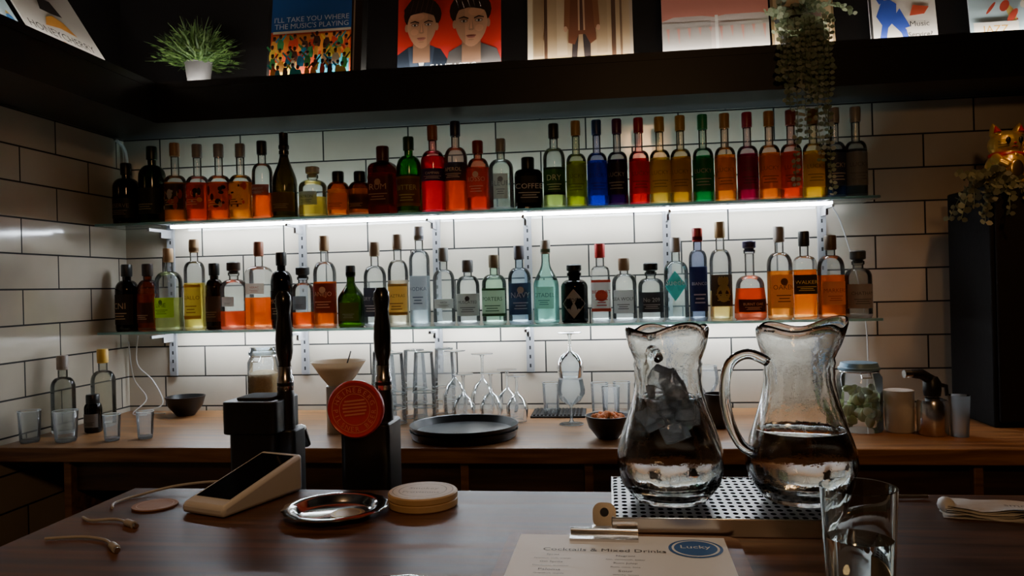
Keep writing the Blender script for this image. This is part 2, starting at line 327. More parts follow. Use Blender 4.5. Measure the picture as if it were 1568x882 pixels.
# ------------------------------------------------------------------ bottles
K=dict(std=(.58,.72,.0135,.90,None,0,1.25), rnd=(.60,.76,.014,.90,None,0,1.3), lk=(.53,.63,.0125,.90,None,0,1.25),
 cock=(.50,.60,.0135,.90,None,0,1.25), squat=(.60,.74,.0155,.86,None,0,1.35), pharm=(.62,.78,.0145,.88,None,0,1.35),
 champ=(.40,.76,.0135,.80,None,1,1.15), sq=(.62,.72,.0135,.90,5.,0,1.25), sqs=(.66,.78,.017,.87,5.,0,1.25), tall=(.66,.76,.0135,.92,None,0,1.2),
 dec=(.42,.56,.0145,.90,None,0,1.3), slope=(.45,.74,.0135,.91,None,1,1.2), apo=(.60,.74,.019,.88,None,0,1.15))
def bottle(name,x,H,R,kind,gl,lq=None,fill=0.,lab=None,lz=(.12,.45),cap=(.01,.01,.01),txt=None,tc=(.03,.03,.03),y=2.47,z=ZU,acc=None,ang=1.2,deco=None,seg=24,rot=None):
    bf,sf,nr,cf,n,sl,cw=K[kind]; hb,hs,hc=bf*H,sf*H,cf*H
    P=[(1e-4,.004,None),(R*.86,0,n),(R*.97,.003,n),(R,.011,n),(R,hb*.35,n),(R,hb*.7,n),(R,hb,n)]
    if kind=='dec': P=[(1e-4,.004),(R*.86,0),(R*1.0,.005),(R*1.02,.02),(R*.98,hb*.6),(R*.90,hb)]; 
    Re=P[-1][0]
    S=7
    for i in range(1,S+1):
        t=i/S
        if sl: q=t*t*(3-2*t); r=Re+(nr-Re)*q; zz=hb+(hs-hb)*t
        else: r=nr+(Re-nr)*(max(0,math.cos(t*pi/2))**.9); zz=hb+(hs-hb)*(.12*t+.88*math.sin(t*pi/2))
        P.append((r,zz,(n if i<S-2 else None) if n else None))
    P+=[(nr,hs+.004),(nr,hc-.016),(nr*1.22,hc-.014),(nr*1.22,hc-.004),(nr,hc-.003),(nr,hc)]
    P=[(p[0],p[1],p[2] if len(p)>2 else None) for p in P]
    mb=MB(); G=glass(gl,.09)
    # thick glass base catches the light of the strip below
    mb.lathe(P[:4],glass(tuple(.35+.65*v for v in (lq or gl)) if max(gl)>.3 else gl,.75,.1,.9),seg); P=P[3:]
    if lq is not None:
        Lq=glass(lq,.42); zf=fill*H; lo=[];hi=[]
        for i,p in enumerate(P):
            if p[1]<=zf or i<1: lo.append(p)
            else:
                a=P[i-1]; k=(zf-a[1])/max(1e-6,p[1]-a[1]); rr=a[0]+(p[0]-a[0])*k
                mid=(rr,zf,a[2]); lo.append(mid); hi=[mid]+P[i:]; break
        mb.lathe(lo,Lq,seg)
        if hi: mb.lathe(hi,G,seg); mb.lathe([(1e-4,zf,None),(lo[-1][0]*.97,zf,lo[-1][2])],Lq,seg)
    else: mb.lathe(P,G,seg)
    cm=pm(cap,.35,0,.1,name='cap'); cr=nr*cw
    if kind in('squat','apo','dec'):
        mb.lathe([(nr*.9,hc-.01),(nr*.95,hc),(cr,hc+.002),(cr*1.1,hc+.004),(cr*1.1,H-.003),(cr*.95,H),(1e-4,H)],cm,16)
    elif kind=='champ':
        mb.lathe([(nr*1.06,hs-.01),(nr*1.08,hc),(nr*1.3,hc+.004),(nr*1.3,hc+.014),(nr*1.08,hc+.018),(nr*1.1,H-.004),(nr*.8,H),(1e-4,H)],cm,16)
    else:
        mb.lathe([(nr*1.03,hc-.020),(cr*.98,hc-.018),(cr,hc-.004),(cr,H-.004),(cr*.9,H),(1e-4,H)],cm,16)
    if lab is not None:
        z0,z1=lz[0]*H,lz[1]*H; hh=z1-z0; Rl=R+.0008; T=paper(tc,.1)
        if kind=='dec': Rl=R*1.03
        if deco=='diamond':
            W=R*.95; vs=[];zc=(z0+z1)/2
            pts=[(0,-hh/2),(W,0),(0,hh/2),(-W,0)]; ring=[]
            for i in range(4):
                a,b=pts[i],pts[(i+1)%4]
                for k in range(4): ring.append((a[0]+(b[0]-a[0])*k/4,a[1]+(b[1]-a[1])*k/4))
            for (px,pz) in ring+[(0,0)]:
                t=-pi/2+px/Rl; rr=Rl*se(t,n); vs.append((rr*math.cos(t),rr*math.sin(t),zc+pz))
            mb.add(vs,[(i,(i+1)%16,16) for i in range(16)],paper(lab))
        else:
            mb.wrap(Rl,z0,z1,-ang,ang,paper(lab),n)
            if acc is not None:
                mb.wrap(Rl+.0006,z0+hh*.0,z0+hh*.10,-ang,ang,paper(acc),n); mb.wrap(Rl+.0006,z0+hh*.92,z1,-ang,ang,paper(acc),n)
        zc=(z0+z1)/2
        if txt: mb.wraptext(txt,Rl+.0012,zc+hh*.12,hh*.20,T,n)
        if deco=='emblem': mb.wrapdisc(Rl+.0010,z0+hh*.78,hh*.11,T,n)
        if deco=='big': mb.wrapdisc(Rl+.0010,zc,min(hh*.38,R*.6),paper(acc or tc),n)
        if deco=='art':
            rn=random.Random(int(x*1000)+5)
            for q in range(14):
                mb.wrapdisc(Rl+.0010+q*.0001,z0+hh*rn.uniform(.08,.92),hh*rn.uniform(.03,.12),paper(rn.choice([(.02,.02,.02),(.75,.12,.05),(.9,.6,.1),(.9,.85,.7),(.1,.02,.02)])),n,12,rn.uniform(.5,2.),rn.uniform(-.9,.9))
        if deco=='pine':
            g=paper((.75,.6,.2)); mb.wrapdisc(Rl+.0010,zc-hh*.08,hh*.22,g,n,16,1.3)
            for a in (-.35,-.15,.1,.3): mb.wrapdisc(Rl+.0012,zc+hh*.3,hh*.06,g,n,8,2.4,a)
        if deco!='diamond':
            for q in range(3):
                zz=z0+hh*(.36-.09*q); w=[.55,.38,.46][q]*ang; mb.wrap(Rl+.0012,zz,zz+hh*.03,-w,w,T,n,seg=5)
    return mb.build(name,(x,y,z),random.uniform(-.18,.18) if rot is None else rot)
cc=(.95,.96,.96)
CORK=(.45,.28,.14)
b=bottle
# upper shelf, left to right
b('whisky_bottle',-1.637,.213,.044,'rnd',(.05,.02,.01),lab=(.03,.03,.03),lz=(.10,.42),tc=(.3,.25,.2),txt='RESERVE')
b('whisky_bottle',-1.541,.266,.044,'rnd',(.04,.16,.03),lab=(.03,.035,.02),lz=(.12,.45),cap=(.01,.03,.01),tc=(.4,.35,.2))
b('cocktail_bottle',-1.457,.274,.036,'cock',cc,(.70,.24,.05),.50,(.07,.04,.03),(.16,.48),CORK,'No 1',(.8,.5,.2),deco='art')
b('cocktail_bottle',-1.376,.266,.037,'cock',cc,(.85,.14,.05),.50,(.45,.10,.05),(.16,.48),(.3,.3,.3),'SOUR',(.95,.7,.4),deco='art')
b('cocktail_bottle',-1.299,.263,.037,'cock',cc,(.95,.22,.04),.50,(.65,.17,.04),(.14,.48),(.3,.3,.3),None,(.9,.8,.3),deco='art')
b('cocktail_bottle',-1.222,.260,.037,'cock',cc,(.98,.42,.04),.50,(.80,.55,.20),(.14,.48),(.3,.3,.3),None,(.1,.03,.02),deco='art')
b('liqueur_bottle',-1.145,.266,.034,'std',cc,(.98,.27,.06),.34,(.45,.15,.12),(.30,.44),(.02,.02,.02),'APRICOT',(.8,.7,.6))
b('champagne_bottle',-1.067,.291,.042,'champ',(.24,.17,.03),lab=(.30,.16,.04),lz=(.08,.30),cap=(.02,.015,.01),tc=(.7,.5,.2))
b('tequila_bottle',-.969,.172,.046,'squat',cc,(.95,.72,.20),.40,(.50,.58,.60),(.24,.50),(.55,.5,.4),'PATRON',(.05,.1,.1),ang=.8)
b('amaro_bottle',-.881,.152,.036,'pharm',(.75,.24,.03),(.85,.30,.03),.6,(.85,.34,.05),(.15,.52),(.02,.02,.02),None,(.3,.08,.02))
b('amaro_bottle',-.807,.149,.037,'pharm',(.45,.13,.02),(.50,.15,.02),.6,(.10,.03,.015),(.15,.48),(.02,.02,.02),None,(.6,.3,.1))
b('rum_bottle',-.727,.228,.043,'sqs',(.30,.04,.03),(.38,.04,.02),.6,(.20,.03,.025),(.14,.56),(.12,.02,.02),'RUM',(.75,.4,.25),deco='emblem')
b('herbal_liqueur_bottle',-.639,.255,.0405,'rnd',(.06,.42,.07),(.10,.16,.02),.5,(.32,.12,.04),(.10,.48),(.02,.06,.02),'BITTER',(.8,.6,.2),acc=(.5,.25,.05))
b('bitter_aperitif_bottle',-.558,.288,.0395,'std',(1,.55,.55),(1,.03,.10),.64,(.05,.05,.20),(.36,.50),(.35,.12,.05),'CAMPARI',(.95,.9,.9),ang=1.35)
b('aperitif_bottle',-.482,.298,.038,'std',(.9,.75,.7),(1,.18,.04),.48,(.06,.07,.13),(.34,.54),(.02,.02,.06),'APEROL',(.95,.9,.8),ang=1.3)
b('aperitif_bottle',-.409,.231,.036,'rnd',(.9,.5,.4),(.95,.14,.07),.62,(.70,.14,.07),(.20,.60),(.3,.03,.02),'ROSSO',(.95,.8,.7),deco='emblem')
b('elderflower_liqueur_bottle',-.334,.234,.040,'std',(.88,.90,.85),lab=(.72,.72,.68),lz=(.16,.50),cap=(.35,.35,.33),tc=(.25,.25,.25),deco='emblem',txt='FLEUR',ang=.6)
b('coffee_liqueur_bottle',-.247,.170,.044,'sqs',(.015,.012,.012),lab=(.012,.012,.012),lz=(.12,.62),cap=(.01,.01,.01),txt='COFFEE',tc=(.85,.85,.82))
b('vermouth_bottle',-.162,.274,.0355,'std',cc,(.75,.80,.35),.46,(.04,.11,.04),(.16,.48),(.02,.02,.02),'DRY',(.8,.8,.6),acc=(.02,.04,.02))
LC=[((.62,.62,.05),(.40,.50,.09)),((.02,.08,.75),(.02,.07,.55)),((.10,.02,.14),(.04,.02,.07)),((.90,.02,.06),(.68,.02,.07)),((.90,.62,.16),(.62,.40,.10)),((.85,.50,.06),(.50,.30,.05)),((.01,.40,.14),(.01,.20,.08)),((1,.42,.03),(.70,.32,.05)),((.55,.04,.14),(.33,.04,.12)),((1,.36,.03),(.70,.26,.04)),((1,.16,.03),(.60,.14,.05)),((1,.62,.05),(.70,.46,.06)),((.06,.09,.16),(.07,.09,.16)),((.35,.36,.36),(.34,.35,.35))]
LX=[-.091,-.025,.039,.107,.172,.236,.305,.372,.440,.506,.571,.637,.700,.762]
LCap=[(.5,.32,.1),(.03,.08,.3),(.12,.03,.12),(.5,.02,.03),(.6,.4,.1),(.6,.4,.1),(.02,.35,.15),(.5,.3,.1),(.4,.02,.08),(.5,.25,.05),(.4,.1,.1),(.5,.3,.1),(.3,.3,.3),(.3,.3,.3)]
for i,(X,(lq,lb)) in enumerate(zip(LX,LC)):
    tint=tuple(.70+.27*v for v in lq)
    b('liqueur_bottle',X,.279,.0318,'lk',tint,lq,.53,lb,(.13,.50),LCap[i],'LUCKY',tuple(min(1,v*.4+.02) for v in lb) if max(lb)>.3 else (.5,.45,.4),ang=1.45,y=2.47)
def l(*a,**k): k.setdefault('z',ZL); return bottle(*a,**k)
l('rum_bottle',-1.644,.229,.038,'rnd',(.07,.03,.015),lab=(.05,.035,.03),lz=(.1,.55),tc=(.7,.5,.3),txt='CNI')
l('cognac_bottle',-1.567,.229,.034,'rnd',(.6,.2,.06),(.65,.16,.03),.55,(.12,.04,.02),(.12,.42),(.03,.02,.02),None,(.7,.5,.3))
l('tequila_bottle',-1.490,.279,.045,'std',cc,(.85,.87,.45),.40,(.55,.75,.06),(.16,.40),CORK,'LIME',(.1,.2,.02),deco='emblem',ang=.95)
l('liqueur_bottle',-1.396,.307,.034,'tall',cc,(.98,.82,.30),.52,(.85,.72,.25),(.12,.50),CORK,'GIALLO',(.4,.2,.05),ang=1.0,acc=(.6,.3,.05))
l('liqueur_bottle',-1.325,.224,.029,'rnd',(.10,.05,.02),lab=(.18,.10,.05),lz=(.12,.5),tc=(.6,.4,.2))
l('rum_bottle',-1.255,.227,.045,'squat',cc,(.98,.26,.12),.27,(.60,.60,.58),(.34,.48),(.05,.03,.02),None,(.2,.2,.2),ang=.5)
l('tequila_bottle',-1.165,.292,.040,'sq',cc,(1,.32,.06),.36,(.75,.65,.55),(.40,.52),(.3,.1,.05),'VERAC',(.5,.1,.05),ang=.7)
l('coffee_liqueur_bottle',-1.086,.254,.036,'rnd',(.02,.015,.015),lab=(.02,.02,.02),lz=(.12,.5),tc=(.6,.55,.45),txt='MOKA')
l('mezcal_bottle',-1.012,.203,.036,'squat',cc,(1,.26,.04),.26,(.30,.36,.42),(.30,.52),(.03,.03,.03),None,(.1,.1,.1),ang=.7)
l('rum_bottle',-.935,.304,.038,'std',cc,(.80,.26,.05),.50,(.20,.05,.03),(.16,.48),CORK,'ANEJO',(.8,.6,.4),ang=1.3,deco='emblem')
l('herbal_liqueur_bottle',-.846,.203,.044,'slope',(.14,.25,.02),lab=(.24,.26,.05),lz=(.10,.40),cap=(.02,.02,.02),tc=(.6,.6,.4),ang=.8)
l('gin_bottle',-.763,.278,.0375,'std',cc,lab=(.05,.05,.07),lz=(.12,.46),cap=(.4,.3,.2),txt='DRY GIN',tc=(.8,.8,.8))
l('tequila_bottle',-.685,.301,.034,'std',cc,(.95,.85,.70),.5,(.85,.52,.12),(.12,.46),(.5,.4,.3),'CAZTRAS',(.25,.1,.02),acc=(.35,.2,.05))
l('vodka_bottle',-.612,.324,.034,'tall',(.92,.95,.97),(.88,.93,.97),.5,(.78,.83,.88),(.16,.50),(.6,.6,.62),'VODKA',(.15,.2,.3),ang=.9)
l('gin_bottle',-.532,.252,.036,'std',cc,lab=(.70,.72,.68),lz=(.22,.34),cap=(.3,.3,.28),txt='ARCH',tc=(.1,.1,.1),ang=1.0)
l('gin_bottle',-.452,.210,.038,'rnd',cc,lab=(.48,.48,.44),lz=(.14,.48),cap=(.2,.2,.2),txt='MUSCATED',tc=(.05,.05,.05),deco='emblem')
l('gin_bottle',-.366,.224,.040,'std',(.75,.92,.80),lab=(.72,.78,.66),lz=(.12,.52),cap=(.3,.25,.15),txt='PORTERS',tc=(.03,.12,.05),acc=(.08,.20,.09))
l('gin_bottle',-.283,.251,.037,'std',(.72,.82,.92),lab=(.05,.08,.14),lz=(.12,.52),cap=(.15,.15,.18),txt='NAVY',tc=(.7,.75,.8),deco='emblem')
l('gin_bottle',-.197,.266,.041,'slope',(.70,.94,.88),(.62,.93,.85),.52,(.66,.90,.84),(.18,.44),(.55,.5,.4),'CITADEL',(.1,.3,.3),ang=.8)
l('gin_bottle',-.107,.186,.043,'apo',(.016,.018,.018),lab=(.78,.78,.74),lz=(.08,.58),cap=(.01,.01,.01),txt='HENDRICK',tc=(.03,.03,.03),deco='diamond')
l('gin_bottle',-.024,.249,.030,'sq',cc,lab=(.80,.78,.75),lz=(.14,.54),cap=(.65,.03,.03),txt='BEEFEAT',tc=(.6,.04,.04),deco='big',acc=(.75,.10,.06),ang=1.0)
l('gin_bottle',.051,.201,.039,'rnd',cc,lab=(.72,.74,.74),lz=(.14,.50),cap=(.35,.25,.15),txt='SEA WOLF',tc=(.08,.08,.08),ang=.9)
l('gin_bottle',.134,.184,.040,'squat',cc,lab=(.04,.04,.045),lz=(.16,.50),cap=(.01,.01,.01),txt='No 209',tc=(.6,.6,.6),ang=1.2)
l('rum_bottle',.213,.261,.038,'std',(.88,.95,.95),lab=(.06,.52,.48),lz=(.24,.60),cap=(.6,.6,.6),txt='Suede',tc=(.9,.95,.95),deco='diamond')
l('vermouth_bottle',.281,.289,.028,'tall',(.55,.60,.75),lab=(.03,.04,.12),lz=(.10,.58),cap=(.5,.03,.03),txt='BIANCO',tc=(.7,.7,.8))
l('rum_bottle',.350,.306,.034,'std',cc,(1,.80,.40),.30,(.06,.035,.02),(.14,.46),(.5,.35,.15),None,(.7,.55,.2),deco='pine')
l('whisky_bottle',.438,.244,.048,'dec',cc,(.95,.20,.05),.40,(.05,.02,.02),(.10,.26),(.05,.04,.12),'BURNT OAK',(.85,.6,.4),ang=.95)
l('rum_bottle',.528,.285,.038,'std',cc,(.98,.50,.14),.52,(.72,.46,.20),(.12,.48),(.4,.35,.3),'OAKEN',(.15,.06,.02),deco='emblem',ang=1.1)
l('whisky_bottle',.602,.268,.033,'sq',cc,(1,.40,.03),.56,(.03,.03,.035),(.28,.50),(.03,.03,.03),'WALKER',(.85,.65,.2),ang=1.3)
l('whisky_bottle',.680,.253,.040,'rnd',cc,(.90,.30,.05),.52,(.66,.40,.24),(.16,.44),(.12,.08,.05),'MARKERS',(.3,.08,.03),ang=1.0)
l('vodka_bottle',.760,.204,.039,'squat',(.75,.72,.66),lab=(.36,.28,.22),lz=(.14,.50),cap=(.05,.05,.05),txt='CHATHAM',tc=(.1,.07,.05))

# ------------------------------------------------------------------ records
def cover(name,x,w,bg,draw,Y=2.375,z=ST,lean=.16,R=None,loc=None,h=None):
    m=MB(); h=h or w
    m.box((0,0,0),(w,.004,h),paper(bg,.0))
    lay=[0]
    def poly(pts,col,step=True):
        if step: lay[0]+=1
        yy=-.0004-.00018*lay[0]
        m.add([(p[0]*w,yy,p[1]*h) for p in pts],[tuple(range(len(pts)))],paper(col,.0))
    def ell(cx,cy,rx,ry,col,k=20,rot=0):
        poly([(cx+rx*math.cos(t)*math.cos(rot)-ry*math.sin(t)*math.sin(rot),cy+rx*math.cos(t)*math.sin(rot)+ry*math.sin(t)*math.cos(rot)) for t in [2*pi*i/k for i in range(k)]],col)
    def rect(x0,y0,x1,y1,col): poly([(x0,y0),(x1,y0),(x1,y1),(x0,y1)],col)
    def text(s,cx,cy,hh,col,maxw=None):
        lay[0]+=1; m.flattext(s,(cx*w,-.0004-.00018*lay[0],cy*h),hh*h,paper(col,.0),(1,0,0),(0,0,1),maxw*w if maxw else None)
    draw(poly,ell,rect,text)
    return m.build(name,loc or (x,Y,z),R=R or Euler((-lean,0,0)))
def d1(poly,ell,rect,text):
    rn=random.Random(3)
    rect(.03,.03,.86,.97,(.75,.10,.03)); rect(.03,.52,.86,.97,(.02,.12,.45)); rect(.05,.50,.84,.525,(.9,.85,.7))
    text("I'LL TAKE YOU WHERE",.44,.645,.055,(.75,.85,.95),.76); text("THE MUSIC'S PLAYING",.44,.575,.055,(.75,.85,.95),.76)
    rect(.06,.30,.83,.48,(.9,.32,.06)); rect(.5,.05,.83,.26,(.02,.45,.65)); rect(.06,.05,.3,.2,(.85,.6,.1))
    cs=[(.9,.65,.08),(.03,.3,.6),(.85,.08,.04),(.9,.85,.7),(.05,.35,.12),(.95,.45,.1),(.08,.03,.02),(.02,.5,.65)]
    for row in range(4):
        for i in range(11):
            x=.08+.073*i+rn.uniform(-.02,.02); y=.42-.105*row+rn.uniform(-.03,.03); c=rn.choice(cs); q=rn.uniform(.6,1.)
            poly([(x-.035*q,y-.11),(x+.035*q,y-.11),(x+.045*q,y-.05),(x+.026*q,y),(x-.026*q,y+.002),(x-.04*q,y-.06)],c)
            poly([(x+.02,y-.02),(x+.06,y+.04),(x+.055,y+.055),(x+.01,y)],rn.choice(cs)) if rn.random()<.5 else poly([(x-.02,y-.02),(x-.06,y+.03),(x-.05,y+.045),(x-.01,y)],rn.choice(cs))
            ell(x,y+.024,.016,.022,rn.choice([(.25,.09,.04),(.65,.35,.18),(.12,.04,.02)]),10); ell(x,y+.036,.017,.014,(.03,.015,.01),8)
    rect(.88,.02,.985,.98,(.05,.04,.04)); rect(.90,.03,.915,.97,(.5,.45,.4))
def face(poly,ell,cx,cy,s,skin,hair,turn):
    dk=tuple(v*.55 for v in skin); md=tuple(v*.78 for v in skin); lt=tuple(min(1,v*1.15) for v in skin)
    ell(cx+.01*turn*s,cy+.15*s,.225*s,.21*s,hair)
    poly([(cx-.10*s,cy-.44*s),(cx+.10*s,cy-.44*s),(cx+.10*s,cy-.15*s),(cx-.10*s,cy-.15*s)],dk)
    ell(cx-.180*s,cy-.005*s,.022*s,.050*s,md,10); ell(cx+.180*s,cy-.005*s,.022*s,.050*s,md,10)
    O=[]
    for i in range(28):
        t=2*pi*i/28; rx=.172*s; ry=(.24 if math.sin(t)>0 else .265)*s; nar=1-.22*max(0,-math.sin(t))**1.5
        O.append((cx+rx*math.cos(t)*nar,cy+ry*math.sin(t)))
    poly(O,skin)
    poly([(p[0],p[1]) for p in O if (p[0]-cx)*turn>.055*s]+[],md)
    ell(cx-turn*.05*s,cy+.13*s,.085*s,.05*s,lt,14); ell(cx-turn*.085*s,cy-.06*s,.045*s,.04*s,lt,12)
    for q in(-1,1):
        ell(cx+q*.080*s,cy+.028*s,.045*s,.024*s,dk,12); ell(cx+q*.080*s,cy+.024*s,.032*s,.012*s,(.75,.70,.65),10); ell(cx+q*.080*s,cy+.024*s,.013*s,.013*s,(.02,.015,.01),8)
        poly([(cx+q*.030*s,cy+.058*s),(cx+q*.08*s,cy+.080*s),(cx+q*.135*s,cy+.062*s),(cx+q*.135*s,cy+.050*s),(cx+q*.08*s,cy+.062*s),(cx+q*.030*s,cy+.042*s)],(.03,.015,.01))
    poly([(cx-.008*s,cy+.03*s),(cx+.010*s,cy+.03*s),(cx+.032*s,cy-.075*s),(cx,cy-.088*s),(cx-.030*s,cy-.075*s)],md); poly([(cx-.006*s,cy+.03*s),(cx+.004*s,cy+.03*s),(cx+.010*s,cy-.066*s),(cx-.012*s,cy-.066*s)],lt)
    ell(cx-.015*s,cy-.078*s,.008*s,.005*s,dk,8); ell(cx+.015*s,cy-.078*s,.008*s,.005*s,dk,8)
    ell(cx,cy-.145*s,.055*s,.012*s,(.42,.13,.10),12); ell(cx,cy-.160*s,.042*s,.013*s,(.55,.20,.16),12); poly([(cx-.055*s,cy-.147*s),(cx+.055*s,cy-.147*s),(cx,cy-.152*s)],(.12,.03,.02)); ell(cx,cy-.192*s,.035*s,.008*s,md,10)
    poly([(cx-.185*s,cy+.05*s),(cx-.165*s,cy+.13*s),(cx-.10*s,cy+.155*s),(cx+turn*.02*s,cy+.175*s),(cx+.10*s,cy+.15*s),(cx+.165*s,cy+.12*s),(cx+.185*s,cy+.04*s),(cx+.215*s,cy+.16*s),(cx+.17*s,cy+.30*s),(cx+.03*s,cy+.375*s),(cx-.12*s,cy+.345*s),(cx-.21*s,cy+.22*s)],hair)
    for k in range(5):
        x0=cx+(-.14+.06*k)*s; poly([(x0,cy+.17*s),(x0+.01*s,cy+.17*s),(x0+turn*.05*s,cy+.33*s),(x0+turn*.04*s,cy+.33*s)],tuple(v*3.2 for v in hair))
def d2(poly,ell,rect,text):
    rect(.0,.0,1,1,(.72,.035,.03))
    poly([(.0,.0),(.0,.20),(.10,.27),(.20,.29),(.28,.29),(.42,.24),(.52,.08),(.52,0)],(.02,.03,.05)); poly([(.10,.27),(.17,.29),(.21,.02),(.13,.02)],(.05,.07,.11)); poly([(.30,.29),(.36,.265),(.33,.02),(.26,.02)],(.05,.07,.11))
    poly([(.17,.28),(.215,.08),(.255,.08),(.30,.28)],(.70,.68,.66)); poly([(.19,.29),(.235,.17),(.28,.29)],(.45,.22,.12))
    poly([(.46,.0),(.50,.20),(.62,.27),(.80,.28),(.96,.21),(1,.1),(1,0)],(.13,.12,.12)); poly([(.62,.27),(.68,.05),(.72,.05),(.67,.285)],(.22,.20,.20)); poly([(.80,.28),(.75,.05),(.72,.05),(.77,.285)],(.22,.20,.20))
    poly([(.67,.28),(.72,.10),(.77,.28)],(.75,.72,.68))
    face(poly,ell,.235,.47,.82,(.70,.37,.22),(.025,.012,.008),1); face(poly,ell,.72,.47,.90,(.76,.42,.26),(.03,.015,.008),-1)
    text('FANTASTIC',.55,.040,.06,(.95,.95,.95),.85)
def d3(poly,ell,rect,text):
    rect(.03,0,.97,1,(.55,.40,.24)); rect(.0,0,.05,1,(.85,.75,.55)); rect(.16,0,.19,1,(.10,.05,.03)); rect(.80,0,.84,1,(.10,.05,.03)); rect(.88,0,.90,1,(.2,.12,.07))
    rect(.20,.0,.79,.08,(.75,.55,.25)); rect(.28,.1,.38,.95,(.65,.50,.32)); rect(.66,.1,.76,.95,(.48,.34,.20)); rect(.06,.1,.15,.9,(.40,.28,.16))
    poly([(.42,.05),(.47,.05),(.50,.45),(.44,.45)],(.04,.03,.03)); poly([(.54,.05),(.60,.05),(.60,.45),(.52,.45)],(.04,.03,.03))
    poly([(.39,.22),(.45,.20),(.49,.30),(.55,.30),(.60,.20),(.655,.24),(.63,.75),(.60,.88),(.55,.92),(.46,.92),(.42,.88),(.40,.75)],(.20,.07,.035)); poly([(.485,.34),(.55,.34),(.545,.90),(.485,.90)],(.62,.40,.25)); poly([(.50,.34),(.535,.34),(.525,.90),(.505,.90)],(.10,.04,.03))
    poly([(.40,.35),(.35,.38),(.36,.78),(.42,.87)],(.28,.11,.05)); poly([(.64,.35),(.69,.38),(.67,.78),(.61,.87)],(.28,.11,.05)); ell(.365,.36,.02,.03,(.65,.38,.25),10); ell(.675,.36,.02,.03,(.65,.38,.25),10)
    ell(.515,.97,.05,.065,(.65,.38,.25)); ell(.44,.05,.05,.02,(.02,.02,.02)); ell(.59,.05,.05,.02,(.02,.02,.02))
def d4(poly,ell,rect,text):
    rect(0,0,1,1,(.70,.62,.60)); rect(0,.42,1,1,(.80,.33,.27)); poly([(0,.38),(.2,.45),(.5,.40),(.8,.46),(1,.40),(1,.5),(0,.5)],(.80,.33,.27))
    rect(0,0,.46,.36,(.55,.52,.50)); rect(.50,0,.53,.42,(.95,.93,.9)); rect(.56,.0,1,.34,(.62,.58,.55)); rn=random.Random(6)
    for k in range(10): x=.04+.1*k; poly([(x,.30),(x+.03,.30),(x+.02,.30-rn.uniform(.05,.2))],(.80,.42,.36))
    text('LIVE AT THE GARDEN',.5,.62,.04,(.15,.03,.03),.8); ell(.5,.85,.13,.11,(.12,.03,.03))
def d5(poly,ell,rect,text):
    rect(.04,.04,.96,.96,(.65,.5,.3)); rect(.2,.2,.8,.8,(.2,.12,.1)); ell(.5,.5,.2,.2,(.8,.7,.5)); ell(.5,.5,.05,.05,(.05,.05,.05))
def d6(poly,ell,rect,text):
    rect(.0,.0,1,1,(.80,.76,.70)); rect(0,0,.04,1,(.03,.03,.03))
    poly([(.12,.05),(.22,.05),(.27,.30),(.40,.45),(.42,.70),(.32,.78),(.2,.76),(.10,.5),(.18,.35)],(.05,.10,.55)); poly([(.38,.5),(.52,.28),(.60,.30),(.46,.62)],(.05,.10,.55)); poly([(.30,.40),(.46,.20),(.50,.05),(.58,.05),(.54,.25),(.40,.48)],(.05,.10,.55)); ell(.3,.86,.08,.09,(.05,.10,.55)); poly([(.16,.7),(.06,.9),(.1,.95),(.24,.76)],(.05,.10,.55))
    text('The',.70,.80,.09,(.03,.03,.03)); text('Service?',.74,.16,.08,(.03,.03,.03),.45); poly([(.60,.48),(.82,.5),(.9,.62),(.66,.66)],(.65,.10,.05)); text('Music',.74,.34,.09,(.03,.03,.03),.42)
def d7(poly,ell,rect,text):
    rect(0,0,1,1,(.55,.75,.85)); rn=random.Random(5)
    for i in range(30):
        x,y=rn.random()*.9+.05,rn.random()*.9+.05; ell(x,y,rn.uniform(.03,.09),rn.uniform(.01,.05),rn.choice([(.9,.88,.8),(.85,.65,.2),(.6,.08,.05),(.05,.2,.5),(.9,.9,.9)]),12,rn.random()*3)
    rect(.02,.0,.4,.16,(.85,.82,.75)); text('JAZZ',.2,.08,.09,(.7,.4,.05))
def d8(poly,ell,rect,text):
    rect(0,0,1,1,(.80,.78,.74)); text('HONEYCHERRY',.48,.24,.12,(.03,.03,.03),.84)
    poly([(.30,.02),(.34,.12),(.44,.17),(.55,.14),(.66,.16),(.74,.10),(.76,.02)],(.85,.30,.04)); ell(.40,.10,.05,.05,(.75,.14,.03)); ell(.52,.09,.05,.05,(.90,.55,.10)); ell(.64,.09,.05,.05,(.05,.03,.03)); poly([(.30,.30),(.38,.42),(.50,.48),(.62,.44),(.72,.32),(.5,.34)],(.85,.4,.08)); poly([(.36,.5),(.42,.66),(.60,.68),(.66,.52),(.5,.50)],(.05,.04,.04))
cover('vinyl_record_sleeve',-1.08,.332,(.02,.02,.02),d1)
cover('vinyl_record_sleeve',-.645,.332,(.6,.03,.03),d2)
cover('vinyl_record_sleeve',-.229,.324,(.5,.4,.3),d3)
cover('vinyl_record_sleeve',.183,.315,(.6,.5,.5),d4)
cover('vinyl_single_sleeve',.505,.18,(.3,.2,.1),d5)
cover('vinyl_single_sleeve',.785,.185,(.7,.7,.7),d6)
cover('vinyl_record_sleeve',1.06,.32,(.5,.6,.7),d7)
Rl=(Matrix.Rotation(-.56,3,'Y')@Matrix.Rotation(pi/2,3,'Z')).to_euler()
cover('vinyl_record_sleeve',0,.315,(.7,.7,.7),d8,R=Rl,loc=(-1.480,1.87,ST+.002))
cover('vinyl_record_sleeve',0,.315,(.6,.5,.4),d7,R=Rl,loc=(-1.480,1.52,ST+.002))

